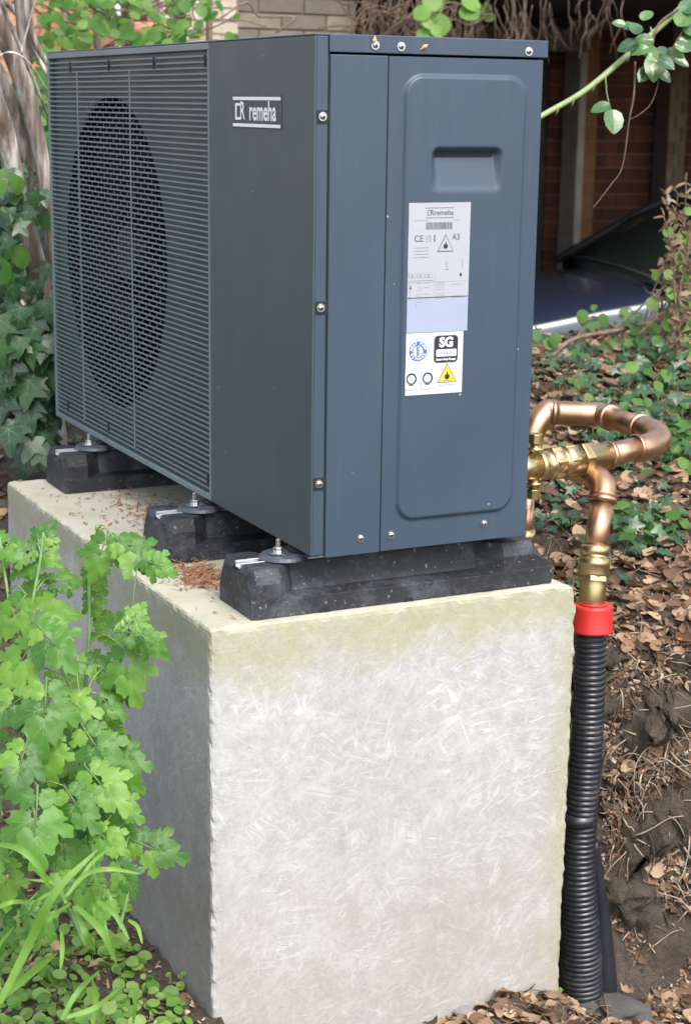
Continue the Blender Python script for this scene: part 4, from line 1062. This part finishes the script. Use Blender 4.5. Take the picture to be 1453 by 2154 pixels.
for pi in range(3):
    its = []
    for (it, base) in allleaf[pi]:
        its.append(it)
        q = min(stems[pi], key=lambda s_: (s_ - base).length + max(0, (s_.z - base.z)) * .6)
        if (q - base).length < .3:
            m = MB(); mid = (q + base) / 2 + Vector((0, 0, .018)); m.tube(spline([q, mid, base], 4), .0014, 5); m.obj('leaf_stalk', M_STEM, PL[pi])
    scatter('leaf', its, PL[pi], [M_CEL, M_CELV], 300)
# flower buds at the shoot tips
for (u, v, d) in ((205, 1108, 3.34), (258, 1312, 3.2), (268, 1302, 3.2), (228, 1142, 3.34)):
    m = MB(); c = atd(u, v, d)
    m.tube([c - Vector((0, 0, .010)), c - Vector((0, 0, .005)), c + Vector((0, 0, .002)), c + Vector((0, 0, .008))], [.001, .0045, .0042, .001], 8); m.tube([c - Vector((0, 0, .03)), c - Vector((0, 0, .009))], .0009, 5); m.obj('flower_bud', M_STEM, PL[0])

# grass clump and round leaved ground plants, lower left
random.seed(17)
gr = thing('grass_clump', 'arching bright green grass blades in front of the celandine, lower left corner', 'grass', bankpt(150, 1960))
blades = [([(0, 2110), (60, 1990), (115, 1880), (205, 1788)], 20), ([(-10, 1775), (40, 1785), (80, 1820), (108, 1872)], 14), ([(140, 1885), (180, 1840), (230, 1828), (295, 1838)], 11), ([(-10, 1912), (30, 1897), (78, 1900)], 10),
          ([(155, 1905), (180, 1960), (200, 2000)], 13), ([(160, 1905), (215, 1960), (245, 2025)], 15), ([(205, 1895), (240, 1920), (272, 1975)], 12), ([(190, 1870), (200, 1910), (200, 1950)], 10), ([(-5, 2105), (50, 2060), (120, 2005)], 18),
          ([(130, 2145), (165, 2085), (210, 2042)], 12), ([(165, 1860), (190, 1820), (232, 1782)], 9), ([(140, 2140), (200, 2120), (250, 2080)], 12), ([(0, 2080), (-5, 2000), (30, 1950)], 8), ([(130, 1960), (132, 2000), (128, 2040)], 10), ([(60, 1925), (80, 1895), (120, 1870)], 8), ([(270, 1935), (290, 1950), (300, 1985)], 9),
          ([(195, 2160), (202, 2100), (195, 2060)], 12), ([(280, 2154), (285, 2110), (275, 2075)], 9), ([(150, 1900), (100, 1940), (70, 2010)], 10), ([(140, 1900), (120, 1860), (60, 1850)], 8)]
for pts, w_ in blades:
    d = U(2.84, 2.95); q = spline([atd(u, v, d + U(-.03, .03)) for u, v in pts], 7); n = len(q); m = MB(); vs = []; rgt0 = None
    for i, p in enumerate(q):
        t = (q[min(i+1, n-1)] - q[max(i-1, 0)]).normalized(); s_ = t.cross(TOC + Vector((0, 0, .4))).normalized()
        wv = w_ * d / FPX * .5 * (math.sin(math.pi * (.12 + .86 * i / (n - 1))) ** .6); nn = s_.cross(t)
        vs += [p - s_ * wv, p - nn * wv * .35, p + s_ * wv]
    m.add(vs, [f for i in range(n - 1) for f in ((3*i, 3*i+1, 3*i+4, 3*i+3), (3*i+1, 3*i+2, 3*i+5, 3*i+4))], 0, True)
    m.obj('blade', M_GRASS, gr)
random.seed(19)
rp = thing('round_leaved_weed', 'mat of small round pale green leaves covering the soil in the lower left corner', 'weed', bankpt(120, 2080)); it = []; st = MB()
for k in range(640):
    v = U(1900, 2180); u = U(-20, interp([(1900, 280), (2000, 300), (2060, 330), (2154, 400)], v))
    if v < 1990 and rnd() < .35: continue
    if noise.noise(Vector((u * .012, v * .012, 2))) < -.25: continue
    p = bankpt(u, v)
    if p.x > -.235 and p.y > -.02: continue
    h_ = U(.004, .028); s_ = U(.012, .036); p2 = Vector((p.x, p.y, H(p.x, p.y) + h_)); nrm = Vector((U(-.7, .5), U(-.9, .2), 1))
    it.append((random.choice(ROUND), basis(p2, nrm, (U(-1, 1), U(-1, 1), 0), s_))); q0 = Vector((p.x + U(-.02, .02), p.y + U(-.02, .02), H(p.x, p.y) - .004)); st.tube([q0, (q0 + p2) / 2 + Vector((0, 0, .004)), p2], .0005, 4)
scatter('leaf', it, rp, [M_ROUND], 300, 'leaves'); o = st.obj('stems', M_STEM, rp); o['kind'] = 'stuff'
patch('seedling', 'lone small green seedling against the shaded side of the block, low down', 'plant', [tuple(bankpt(405, 2060)), tuple(bankpt(385, 2080))], ROUND, [M_ROUND], 9, .012, (.012, .02), .05)

# ------------------------------------------------------------------ tree on the left
def tube_thing_part(name, pts, r, parent, mat=None, n=12, ny=0.0):
    q = spline([at(u, v, 'y', y) for u, v, y in pts], 10); m = MB()
    rad = [interp([(i / (len(r) - 1), x) for i, x in enumerate(r)], k / (len(q) - 1)) * (1 + .14 * noise.noise(q[k] * 9)) for k in range(len(q))]
    m.tube(q, rad, n); return m.obj(name, mat or M_BARK, parent)
tree = thing('multi_stemmed_tree', 'leaning grey barked tree with several smooth stems behind the left end of the unit', 'tree', (.25, 2.25, -.25))
tube_thing_part('trunk', [(130, 950, 2.15), (115, 800, 2.15), (96, 640, 2.15), (72, 530, 2.15), (36, 400, 2.15), (14, 290, 2.12), (-15, 200, 2.1), (-60, 60, 2.1)], [.020, .024, .026, .028, .029, .030, .032, .034], tree)
tube_thing_part('trunk', [(140, 900, 2.3), (118, 620, 2.28), (98, 400, 2.25), (70, 250, 2.25), (38, 140, 2.25), (-10, 20, 2.25)], [.016, .019, .023, .028, .030, .032], tree)
tube_thing_part('trunk', [(120, 700, 2.42), (90, 480, 2.42), (56, 330, 2.4), (22, 210, 2.38), (-20, 120, 2.38)], [.018, .020, .022, .023, .024], tree)
tube_thing_part('trunk', [(120, 520, 2.35), (92, 330, 2.35), (55, 200, 2.35), (55, 110, 2.35), (48, 0, 2.35), (40, -80, 2.35)], [.012, .016, .020, .024, .026, .026], tree)
tube_thing_part('branch', [(112, 150, 2.3), (80, 100, 2.3), (60, 30, 2.3), (62, -60, 2.3)], [.006, .010, .012, .012], tree)
tube_thing_part('branch', [(105, 250, 2.2), (45, 105, 2.15), (10, 20, 2.1), (-10, -40, 2.1)], [.004, .006, .007, .008], tree)
tube_thing_part('branch', [(45, 112, 2.0), (60, 55, 2.0), (84, -30, 2.0)], [.0035, .003, .003], tree)
tube_thing_part('branch', [(100, 190, 2.0), (60, 130, 2.0), (20, 110, 2.0), (-20, 130, 2.0)], [.003, .003, .003, .003], tree)
tube_thing_part('branch', [(118, 190, 2.5), (70, 100, 2.5), (60, 60, 2.5), (10, 0, 2.5)], [.007, .008, .009, .01], tree)
# ivy: dark wall of leaves around the stems
random.seed(41)
iv = thing('ivy_plant', 'dark ivy with pale veined pointed leaves climbing left of the unit', 'ivy', (.1, 2.2, -.25)); it = []; st = MB()
def wface(): return Vector((U(-.9, .1), U(-1.3, -.5), U(-.1, .9)))
for k in range(66):     # the big front leaves
    v = U(650, 985); u = U(-10, 112) if v < 880 else U(-10, 100); y = U(1.86, 2.0); p = at(u, v, 'y', y); s_ = U(44, 72) * (p - CAMLOC).length / FPX
    it.append((random.choice(IVY), basis(p + Vector((0, 0, s_ * .4)), (U(-.75, -.1), U(-1.0, -.6), U(.1, .6)), (U(-.5, .5), 0, -1), s_)))
for k in range(46):
    v = U(330, 650); u = U(-10, interp([(330, 40), (400, 70), (480, 112), (650, 112)], v)); y = U(1.95, 2.12); p = at(u, v, 'y', y); s_ = U(30, 56) * (p - CAMLOC).length / FPX
    it.append((VINE[0] if rnd() < .3 else random.choice(IVY), basis(p, (U(-.75, .2), U(-1.0, -.5), U(.1, .7)), (U(-.8, .8), 0, -1), s_)))
for k in range(900):
    v = U(330, 1090); u = U(-60, 170); y = U(2.2, 3.0); p = at(u, v, 'y', y)
    if p.z < H(p.x, p.y, False): continue
    it.append((random.choice(IVY), basis(p, wface(), (U(-.8, .8), 0, -1), U(.03, .065))))
scatter('leaf', it, iv, [M_IVY, M_IVYV], 300, 'ivy_leaves')
for k in range(26):
    u, v = U(-10, 120), U(560, 1000); y = U(2.0, 2.4); p = at(u, v, 'y', y); q = [p]
    for i in range(4): q.append(q[-1] + Vector((U(-.04, .04), U(-.03, .03), U(-.08, .03))))
    st.tube(spline(q, 3), U(.0015, .004), 5)
o = st.obj('stems', M_TWIG, iv); o['kind'] = 'stuff'
# dark hedge mass farther back on the left
random.seed(43); it = []
hd = thing('hedge', 'deep shaded hedge foliage beyond the leaning tree stems', 'hedge', (0, 3.4, -.5))
for k in range(2600):
    x, y, z = U(-.9, 1.0), U(2.9, 3.7), U(-.6, .95)
    it.append((random.choice(IVY + VINE[:1]), basis((x, y, z), wface(), (U(-1, 1), 0, -1), U(.05, .09))))
m = MB()
for me, M in it: append_mesh(m, me, M, 0 if rnd() < .8 else 1)
o = m.obj('leaves', [M_IVY, M_VINE], hd); o['kind'] = 'stuff'
for k in range(7):
    m = MB(); x = -.6 + k * .25; m.tube([(x, 3.3, -.7), (x + U(-.1, .1), 3.3, 0), (x + U(-.2, .2), 3.3, .8)], [.02, .015, .008], 7); m.obj('trunk', M_BARK, hd)

# ------------------------------------------------------------------ masonry behind
def brick_wall(name, label, cat, x0, x1, y, z0, z1, bl, bh, matb, matm, depth=.2, joint=.010, limit=300, zfrom=None):
    root = thing(name, label, cat, ((x0 + x1) / 2, y, z0))
    m = MB(); m.box((x0, y + .006, z0), (x1, y + depth, z1)); m.obj('mortar_core', matm, root)
    its = []; B = {}
    row = 0; z = (zfrom if zfrom is not None else z0) + .004
    while z + bh - joint <= z1:
        x = x0 - (bl / 2 if row % 2 else 0)
        while x < x1:
            a, b = max(x, x0), min(x + bl - joint, x1)
            if b - a > .03:
                key = round(b - a, 3)
                if key not in B: mm = MB(); mm.box((0, 0, 0), (b - a, .03, bh - joint)); B[key] = mm.mesh('brick', matb)
                its.append((B[key], Matrix.Translation((a, y - U(.002, .006), z)) @ Matrix.Rotation(U(-.006, .006), 4, 'Y')))
            x += bl
        z += bh; row += 1
    vis = [i for i in its]
    scatter('brick', vis, root, matb, limit, 'bricks'); return root
xc0 = at(385, 40, 'y', 5.6).x; xc1 = at(500, 40, 'y', 5.6).x; xg1 = at(752, 40, 'y', 5.6).x
brick_wall('brick_wall', 'cream brick wall end seen above the unit between vine and grey blockwork', 'wall', xc0 - .12, xc1, 5.6, -1.0, 2.3, .225, .065, M_BCRE, M_MORTL, zfrom=.7)
brick_wall('block_wall', 'grey brown blockwork wall between the cream bricks and the dark carport', 'wall', xc1 + .004, xg1, 5.63, -1.0, 2.3, .26, .082, M_BGRY, M_MORT, zfrom=.6)
brick_wall('brick_wall', 'orange brick wall glimpsed through the vine leaves above the grille', 'wall', -1.2, xc0 - .125, 6.3, -1.0, 1.62, .24, .08, M_BORA, M_MORTL, zfrom=.85)
# pale house gable farther left behind the vine
hs = thing('rendered_house', 'pale rendered house wall behind the vine at the top left', 'house', (0, 9.5, -1))
m = MB(); m.box((-4, 9.5, -1), (2.4, 12, 4.2)); m.obj('wall', simple('cream render', (.55, .50, .43), .9, 0, .1, 3, .2), hs)
m = MB(); m.add([(-4.3, 9.2, 4.2), (2.7, 9.2, 4.2), (2.7, 10.8, 5.4), (-4.3, 10.8, 5.4), (-4.3, 12.3, 4.2), (2.7, 12.3, 4.2)], [(0, 1, 2, 3), (3, 2, 5, 4)]); rf = m.obj('roof', M_TERRA, hs); so = rf.modifiers.new('t', 'SOLIDIFY'); so.thickness = .12
# carport
cp = thing('carport', 'dark flat roofed brick carport behind the car', 'carport', (6, 7.2, -1))
ZL = at(1150, -30, 'y', 4.9).z
m = MB(); m.box((xg1 - .9, 4.75, ZL + .0), (9.2, 4.87, ZL + .30)); m.obj('fascia_beam', M_TIMB, cp, .006, 1)
m = MB(); m.box((xg1 + .004, 4.88, ZL + .05), (9.2, 8.9, ZL + .18)); m.obj('roof', M_ROOF, cp)  # front overhang over the car is added, out of view, to shade the recess
m = MB(); m.box((9.0, 5.63, -1.0), (9.2, 8.6, ZL + .05)); m.obj('side_wall', M_BRED, cp)
m = MB(); m.box((xg1 - .3, 5.85, -1.0), (xg1 - .1, 8.6, ZL + .05)); m.obj('side_wall', M_BRED, cp)
xa = at(1195, 300, 'y', 8.3).x; xb = at(1215, 300, 'y', 8.1).x
bw = brick_wall('brick_wall', 'dark red brick wall inside the carport', 'wall', at(1150, 300, 'y', 8.3).x, 8.99, 8.3, -1.0, ZL + .04, .26, .102, M_BRED, M_MORT)
m = MB(); m.box((xg1 - .09, 8.32, -1.0), (at(1150, 300, 'y', 8.3).x - .004, 8.45, ZL + .04)); m.obj('back_wall', M_ROOF, cp)
m = MB(); m.box((at(1206, 300, 'y', 8.1).x, 8.05, -1.0), (at(1221, 300, 'y', 8.1).x, 8.27, ZL + .04)); m.obj('post', M_RENDER, cp, .006, 1)
m = MB(); zb_ = at(1150, 108, 'y', 7.9).z; m.box((at(960, 100, 'y', 7.9).x, 7.85, zb_), (at(1236, 100, 'y', 7.9).x, 8.0, zb_ + .16)); m.obj('inner_beam', simple('old timber beam', (.13, .10, .075), .85, 0, .35, 8, .4), cp, .006, 1)
px0, px1 = at(1222, 300, 'y', 8.1).x, at(1249, 300, 'y', 8.1).x
brick_wall('brick_pier', 'lighter orange brick pier beside the pale post inside the carport', 'pier', px0 + .004, px1, 8.08, -1.0, ZL + .03, .3, .102, M_BOR2, M_MORT, depth=.18)
qx0, qx1 = at(1400, 300, 'y', 8.1).x, at(1436, 300, 'y', 8.1).x
brick_wall('brick_pier', 'dull tan brick pier with pale joints above the car windscreen', 'pier', qx0, qx1, 8.08, -1.0, ZL + .03, .12, .102, brickmat('tan brick', [(.14, .10, .06), (.18, .13, .08), (.22, .17, .11)]), M_MORT, depth=.18)

# ------------------------------------------------------------------ car
def car():
    # local: +X towards the nose, +Y towards the camera side
    fx = Vector((-.97, .20, 0)).normalized(); fy = Vector((-.20, -.97, 0)).normalized()
    org = Vector((4.55, 5.0, -1.0)) - fy * .86          # point on the centre line below the windscreen base
    M = Matrix((fx, fy, Vector((0, 0, 1)))).transposed().to_4x4(); M.translation = org
    root = thing('parked_car', 'dark navy car with bonnet and windscreen seen behind the bank', 'car', org)
    paint = NT('navy car paint'); paint.col((.018, .025, .048)); paint.P(Roughness=.25, Coat_Weight=.8, Coat_Roughness=.05, Metallic=.2); paint.bump(paint.noise(2, 3), .02, .01)
    glass = NT('dark car glass'); glass.col((.012, .018, .016)); glass.P(Roughness=.22, Specular_IOR_Level=.4)
    lamp = NT('clear headlamp lens'); lamp.col((.55, .60, .66)); lamp.P(Roughness=.1, Coat_Weight=1.0)
    prof = [(1.28, .30, .55, .62), (1.24, .46, .62, .66), (1.12, .60, .70, .72), (.9, .70, .785, .78), (.5, .80, .845, .82), (.1, .855, .885, .84), (-.1, .87, .90, .85)]
    # lower body: sections (x, z shoulder, z centre, half width)
    secs = [(1.30, .40, .55, .60), (1.26, .52, .64, .70), (1.10, .62, .735, .79), (.80, .69, .80, .84), (.40, .765, .865, .86), (.0, .83, .90, .87), (-.3, .86, .92, .88), (-1.5, .90, .95, .88), (-2.6, .92, .97, .86), (-2.95, .90, .95, .80), (-3.02, .6, .7, .78)]
    m = MB(); rings = []
    for x, zs, zc, hw in secs:
        r = []
        for yy, zz in ((-hw * .94, .22), (-hw, .45), (-hw * .985, zs - .06), (-hw * .95, zs), (-hw * .80, lerp(zs, zc, .42)), (-hw * .5, lerp(zs, zc, .8)), (0, zc), (hw * .5, lerp(zs, zc, .8)), (hw * .80, lerp(zs, zc, .42)), (hw * .95, zs), (hw * .985, zs - .06), (hw, .45), (hw * .94, .22)):
            r.append(M @ Vector((x, yy, min(zz, zz if x < 1.25 else zz))))
        rings.append(r)
    n = 13
    for a, b in zip(rings, rings[1:]): m.add(a + b, [(k, k + 1, n + k + 1, n + k) for k in range(n - 1)], 0, True)
    m.add(rings[0], [tuple(range(n))]); m.add(rings[-1], [tuple(range(n - 1, -1, -1))])
    o = m.obj('body', paint.m, root); su = o.modifiers.new('s', 'SUBSURF'); su.levels = 2; su.render_levels = 2
    # cabin
    cab = [(-.02, .885, .0, .80), (-.45, .93, .27, .74), (-.85, .93, .46, .66), (-1.4, .93, .52, .64), (-2.2, .93, .46, .62), (-2.85, .93, .08, .60)]
    m = MB(); rings = []
    for x, zb, hh, hw in cab:
        rings.append([M @ Vector((x, yy, zz)) for yy, zz in ((-.80, zb - .08), (-lerp(.8, hw, .5), zb + hh * .5), (-hw, zb + hh * .92), (-hw * .6, zb + hh), (0, zb + hh * 1.02), (hw * .6, zb + hh), (hw, zb + hh * .92), (lerp(.8, hw, .5), zb + hh * .5), (.80, zb - .08))])
    for a, b in zip(rings, rings[1:]): m.add(a + b, [(k, k + 1, 10 + k, 9 + k) for k in range(8)], 0, True)
    m.obj('windscreen', glass.m, root)
    m = MB()
    for s_ in (-1, 1): m.tube([M @ Vector(p) for p in ((.02, s_ * .80, .90), (-.45, s_ * .765, 1.16), (-.85, s_ * .68, 1.385), (-1.4, s_ * .655, 1.45), (-2.2, s_ * .64, 1.40), (-2.9, s_ * .65, 1.0))], .03, 8)
    m.obj('window_seal', M_GAP, root)
    m = MB(); m.box((-1.1 - 1.15, -.60, 1.385), (-.90, .60, 1.47), 0, M); m.obj('roof', paint.m, root, .02, 2)
    m = MB(); m.tube([M @ Vector(p) for p in ((.0, -.72, .925), (.04, -.3, .955), (.045, .3, .955), (-.0, .76, .92))], .012, 6); m.obj('wiper', M_GAP, root)
    for s_ in (-1, 1):
        m = MB(); m.grid(lambda i, j: M @ Vector((1.305 - .30 * (i / 8) + .006, s_ * lerp(.50, .86, i / 8), lerp(.50, .66, j / 4) + .04 * (i / 8))), 8, 4); hl = m.obj('headlight', lamp.m, root); hl.modifiers.new('t', 'SOLIDIFY').thickness = .03
        m = MB(); m.box((-.35, s_ * .92 - .06, .88), (-.22, s_ * .92 + .12 * (1 if s_ > 0 else 0) + .02, 1.0), 0, M); m.obj('wing_mirror', paint.m, root, .02, 2)
    m = MB(); m.box((1.29, -.30, .42), (1.315, .30, .52), 0, M); m.obj('front_grille', M_GAP, root)
    for x in (.62, -2.05):
        for s_ in (-1, 1):
            m = MB(); c = M @ Vector((x, s_ * .80, .32)); m.disc(c - fy * s_ * .09, fy * s_, .32, .18, 28); wh = m.obj('wheel', M_RUB, root, .02, 2)
            m = MB(); m.disc(c + fy * s_ * .088, fy * s_, .20, .01, 20); m.obj('rim', M_STEEL, wh)
car()

# ------------------------------------------------------------------ climbing vine, hanging dead twigs, rose
random.seed(51)
vn = thing('climbing_vine', 'light green climbing vine over brown stakes behind the top of the grille', 'vine', (.9, 4.2, -1.0)); it = []
for k in range(520):
    u = U(90, 510); v = U(-30, 125)
    if u > 300 and rnd() < ss(300, 520, u) * .75: continue
    if noise.noise(Vector((u * .02, v * .025, 1))) < -.16: continue
    y = U(3.7, 4.7); p = at(u, v, 'y', y)
    it.append((random.choice(VINE), basis(p, (U(-.8, .4), U(-1, -.1), U(.0, 1.0)), (U(-1, 1), 0, U(-1, .2)), U(.035, .062))))
for k in range(60):
    u = U(100, 150); v = U(100, 330); p = at(u - 45, v, 'y', U(2.8, 3.4)); it.append((random.choice(VINE), basis(p, (U(-.8, .4), -1, U(0, 1)), (U(-1, 1), 0, U(-1, .2)), U(.03, .05))))
scatter('leaf', it, vn, [M_VINE], 300, 'vine_leaves')
for u in (135, 205, 275, 377, 440):
    m = MB(); m.tube([at(u + U(-8, 8), 300, 'y', 4.5), at(u, 80, 'y', 4.5), at(u + U(-10, 10), -90, 'y', 4.5)], .016 if u != 377 else .03, 7); m.obj('stake', M_TWIG, vn)
m = MB()
for k in range(40):
    u, v = U(90, 500), U(-20, 110); q = [at(u, v, 'y', 4.2)]
    for i in range(4): q.append(q[-1] + Vector((U(-.12, .16), U(-.05, .05), U(-.07, .09))))
    m.tube(spline(q, 3), U(.0018, .005), 4)
o = m.obj('stems', M_TWIG, vn); o['kind'] = 'stuff'
# terracotta pot shape glimpsed in the vine
m = MB(); c = at(310, 78, 'y', 5.0); m.tube([c + Vector((0, 0, z)) for z in (-.35, .0, .01, .06, .065)], [.05, .085, .10, .10, .08], 18)
tag(m.obj('terracotta_pot', M_TERRA), 'orange terracotta pot glimpsed among the vine leaves above the grille', 'pot')

random.seed(53)
dt = thing('dead_creeper', 'brown leafless creeper twigs hanging from the carport roof edge', 'creeper', at(950, 0, 'y', 5.3)); m = MB(); m2 = MB()
for k in range(170):
    u = U(745, 1330) if rnd() < .8 else U(760, 900); v = U(-40, 30); y = U(4.5, 4.72)
    if u > 1160 and rnd() < .6: continue
    q = [at(u, v, 'y', y)]; L = U(.15, .42) * (1 if u < 1160 else .7); dx = U(-.35, .35)
    for i in range(5): q.append(q[-1] + Vector((dx * L / 5 + U(-.02, .02), U(-.01, .01), -L / 5))); dx += U(-.25, .25)
    if rnd() < .85: r0 = U(.0010, .0028); m.tube(spline(q, 3), [r0 * (1 - .6 * i / 15) for i in range(16)], 4)
    if rnd() < .5: a_ = q[2]; m.tube([a_, a_ + Vector((U(-.06, .06), 0, -.05)), a_ + Vector((U(-.12, .12), 0, -.12))], [.0014, .001, .0006], 4)
for k in range(60):
    u, v = U(740, 960), U(0, 70); y = U(4.5, 4.7); q = [at(u, v, 'y', y)]; a = U(0, 6.28)
    for i in range(5): a += U(-.7, .7); q.append(q[-1] + Vector((.06 * math.cos(a), 0, .05 * math.sin(a))))
    m2.tube(spline(q, 3), U(.002, .005), 4)
o = m.obj('hanging_twigs', M_TWIG, dt); o['kind'] = 'stuff'; o = m2.obj('tangled_twigs', M_ROOTD, dt); o['kind'] = 'stuff'
it = []
for (u, v, s_) in ((905, 20, 30), (930, 10, 34), (940, 35, 40), (970, 5, 36), (965, 30, 26), (905, 55, 26), (915, 65, 26), (900, 68, 22), (925, 45, 30), (985, 15, 24), (890, 40, 20)):
    p = at(u, v, 'y', 4.2); d = (p - CAMLOC).dot(FWD); it.append((random.choice(ROUND), basis(p, (U(-.6, 0), -1, U(.2, .8)), (U(-1, 1), 0, U(-1, .3)), s_ * d / FPX * 1.3)))
gv = thing('green_shoot', 'fresh green shoot with rounded leaves hanging above the unit top trim', 'shoot', at(930, 0, 'y', 4.2)); scatter('leaf', it, gv, [M_ROUND])
m = MB(); m.tube(spline([at(940, -60, 'y', 4.2), at(935, 0, 'y', 4.2), at(915, 50, 'y', 4.2)], 5), .003, 5); m.obj('stem', M_STEM, gv)
it = []
for (u, v) in ((1000, 12), (1020, 25), (1040, 35), (1010, 35), (1030, 8)):
    p = at(u, v, 'y', 4.9); it.append((VINE[0], basis(p, (U(-.6, 0), -1, .4), (U(-1, 1), 0, U(-1, .3)), .06)))
gv = thing('yellowing_shoot', 'yellow green withering sprig to the right of the fresh shoot at the roof edge', 'shoot', at(1010, 0, 'y', 4.9)); scatter('leaf', it, gv, [M_VINE])

# rose
rs_ = thing('climbing_rose', 'thorny green rose cane with glossy leaves crossing in front of the carport', 'rose', at(1453, 0, 'y', 1.1))
def cane(name, pts, r0, r1, mat, n=10):
    q = spline([at(u, v, 'y', y) for u, v, y in pts], 10); m = MB(); m.tube(q, [lerp(r0, r1, i / (len(q) - 1)) for i in range(len(q))], n); o = m.obj(name, mat, rs_); return q
q = cane('cane', [(1105, 262, 1.0), (1150, 237, 1.0), (1230, 190, 1.02), (1320, 115, 1.05), (1400, 45, 1.08), (1480, -30, 1.1)], .0072, .0085, M_CANE)
for i in (13, 17, 22, 30, 36):
    p = q[i]; m = MB(); s_ = random.choice((-1, 1)); e = p + Vector((-.004, 0, s_ * .022)); m.tube([p + Vector((0, 0, s_ * .003)), p + Vector((0, 0, s_ * .012)), e], [.006, .003, .0004], 6); m.obj('thorn', M_CANE, rs_)
cane('cane', [(1335, 130, 1.03), (1332, 200, 1.0), (1322, 255, 1.0), (1308, 350, 1.0), (1283, 390, 1.0), (1246, 438, 1.0)], .0030, .0012, M_ROOTD, 6)
cane('cane', [(1385, 170, 1.0), (1370, 215, 1.0), (1345, 240, 1.0), (1322, 252, 1.0)], .0016, .0010, M_ROOTD, 6)
cane('cane', [(1272, 160, 1.0), (1276, 200, 1.0), (1284, 232, 1.0)], .0022, .0014, M_CANE, 6)
cane('cane', [(1425, 20, 1.08), (1385, 50, 1.06), (1372, 95, 1.05), (1378, 125, 1.05)], .004, .002, M_ROOTD, 6)
cane('cane', [(1453, 40, 1.0), (1420, 90, 1.0), (1400, 130, 1.0)], .003, .0015, M_ROOTD, 6)
it = []; random.seed(60)
lv = [(1262, 228, 42, -1.9), (1284, 258, 54, 3.2), (1352, 85, 42, -1.6), (1345, 112, 44, -2.0), (1365, 118, 44, 2.6), (1372, 150, 62, 3.2), (1400, 112, 46, 1.7), (1418, 118, 44, 1.9), (1395, 140, 44, 2.4), (1355, 165, 46, 3.6), (1390, 165, 40, 2.6), (1340, 50, 44, .2), (1358, 25, 38, .4), (1318, 58, 34, -1.6), (1320, 98, 46, -1.9), (1440, 28, 60, .5), (1450, 85, 46, 1.2), (1435, 100, 36, 2.0), (1455, 60, 40, 1.4), (1430, 135, 34, 2.2), (1300, 50, 28, -1.4), (1448, 5, 50, .6)]
for u, v, s_, ro in lv:
    p = at(u, v, 'y', U(.93, 1.05)); d = (p - CAMLOC).dot(FWD); sz = s_ * d / FPX * 1.0; rgt = Vector((.9, -.44, 0)); up = Vector((0, 0, 1)) * math.cos(ro) + rgt * math.sin(ro)
    it.append((random.choice(ROSE), basis(p - up * sz * .5, TOC + Vector((U(-.3, .3), 0, U(.2, .9))), up, sz)))
scatter('leaf', it, rs_, [M_ROSE, M_IVYV])

# dry brown shrub on the right
random.seed(71)
sh = thing('dry_shrub', 'brown shrub with withered flower tufts and a few green leaves at the right edge', 'shrub', (2.1, 1.9, 0.0)); m = MB(); it = []; M_DRY = leafmat('withered brown tuft', (.10, .06, .035), (.20, .13, .075), (.32, .24, .15), .8, .15)
DRY = [oval_leaf([M_DRY], .22, 8, 0, .3, .6), oval_leaf([M_DRY], .14, 8, 0, .3, .9)]
for k in range(24):
    u0, v0 = U(1340, 1480), U(680, 760); u1 = U(1415, 1500) - (40 if rnd() < .3 else 0); v1 = U(370, 640); yb = U(1.5, 2.0)
    b0 = at(u0, v0, 'y', yb); b1 = at(u1, v1, 'y', yb + U(-.15, .15)); q = spline([b0, (b0 + b1) / 2 + Vector((U(-.05, .05), 0, U(-.03, .05))), b1], 8); m.tube(q, [.004 - .0025 * i / 16 for i in range(17)], 5)
    for j in range(5, 17):
        for c in range(3):
            if rnd() < .75: it.append((random.choice(DRY), basis(q[j], (U(-1, 1), U(-1, .2), U(-.5, 1)), (U(-1, 1), U(-.5, .5), U(-.2, 1.2)), U(.02, .045))))
        if rnd() < .15: it.append((ROUND[0], basis(q[j], (U(-.6, .4), -1, U(0, .8)), (U(-1, 1), 0, U(-1, .5)), U(.03, .05))))
o = m.obj('branches', M_TWIG, sh); o['kind'] = 'stuff'
mm = MB()
big = sorted(it, key=lambda i: -i[1].to_scale().x)
for me, M in big[:290]: place('leaf', me, M, sh)
for me, M in big[290:]:
    append_mesh(mm, me, M, 0 if me not in ROUND else 1)
if mm.f: o = mm.obj('leaves', [M_DRY, M_ROUND], sh); o['kind'] = 'stuff'
# bare branch lying across the bank top in front of the car
br = thing('fallen_branch', 'bare forked branch lying across the ivy below the car bonnet', 'branch', at(1250, 740, 'y', 1.9))
for pts, r in (([(1130, 790), (1165, 745), (1210, 712), (1300, 695), (1360, 680)], .008), ([(1210, 715), (1240, 668), (1270, 675), (1310, 700)], .004), ([(1165, 745), (1185, 790), (1195, 830)], .004), ([(1280, 700), (1330, 660), (1400, 600)], .0035)):
    q = spline([at(u, v, 'y', 1.85) for u, v in pts], 6); m = MB(); m.tube(q, r, 6); m.obj('branch', M_TWIG, br)
it = []
for (u, v) in ((1228, 652), (1262, 660), (1232, 690), (1150, 735), (1135, 715), (1180, 760), (1170, 700)):
    p = at(u, v, 'y', 1.85); it.append((VINE[0], basis(p, (-.2, -1, .5), (U(-1, 1), 0, U(-1, 1)), .05)))
scatter('leaf', it, br, [M_VINE])
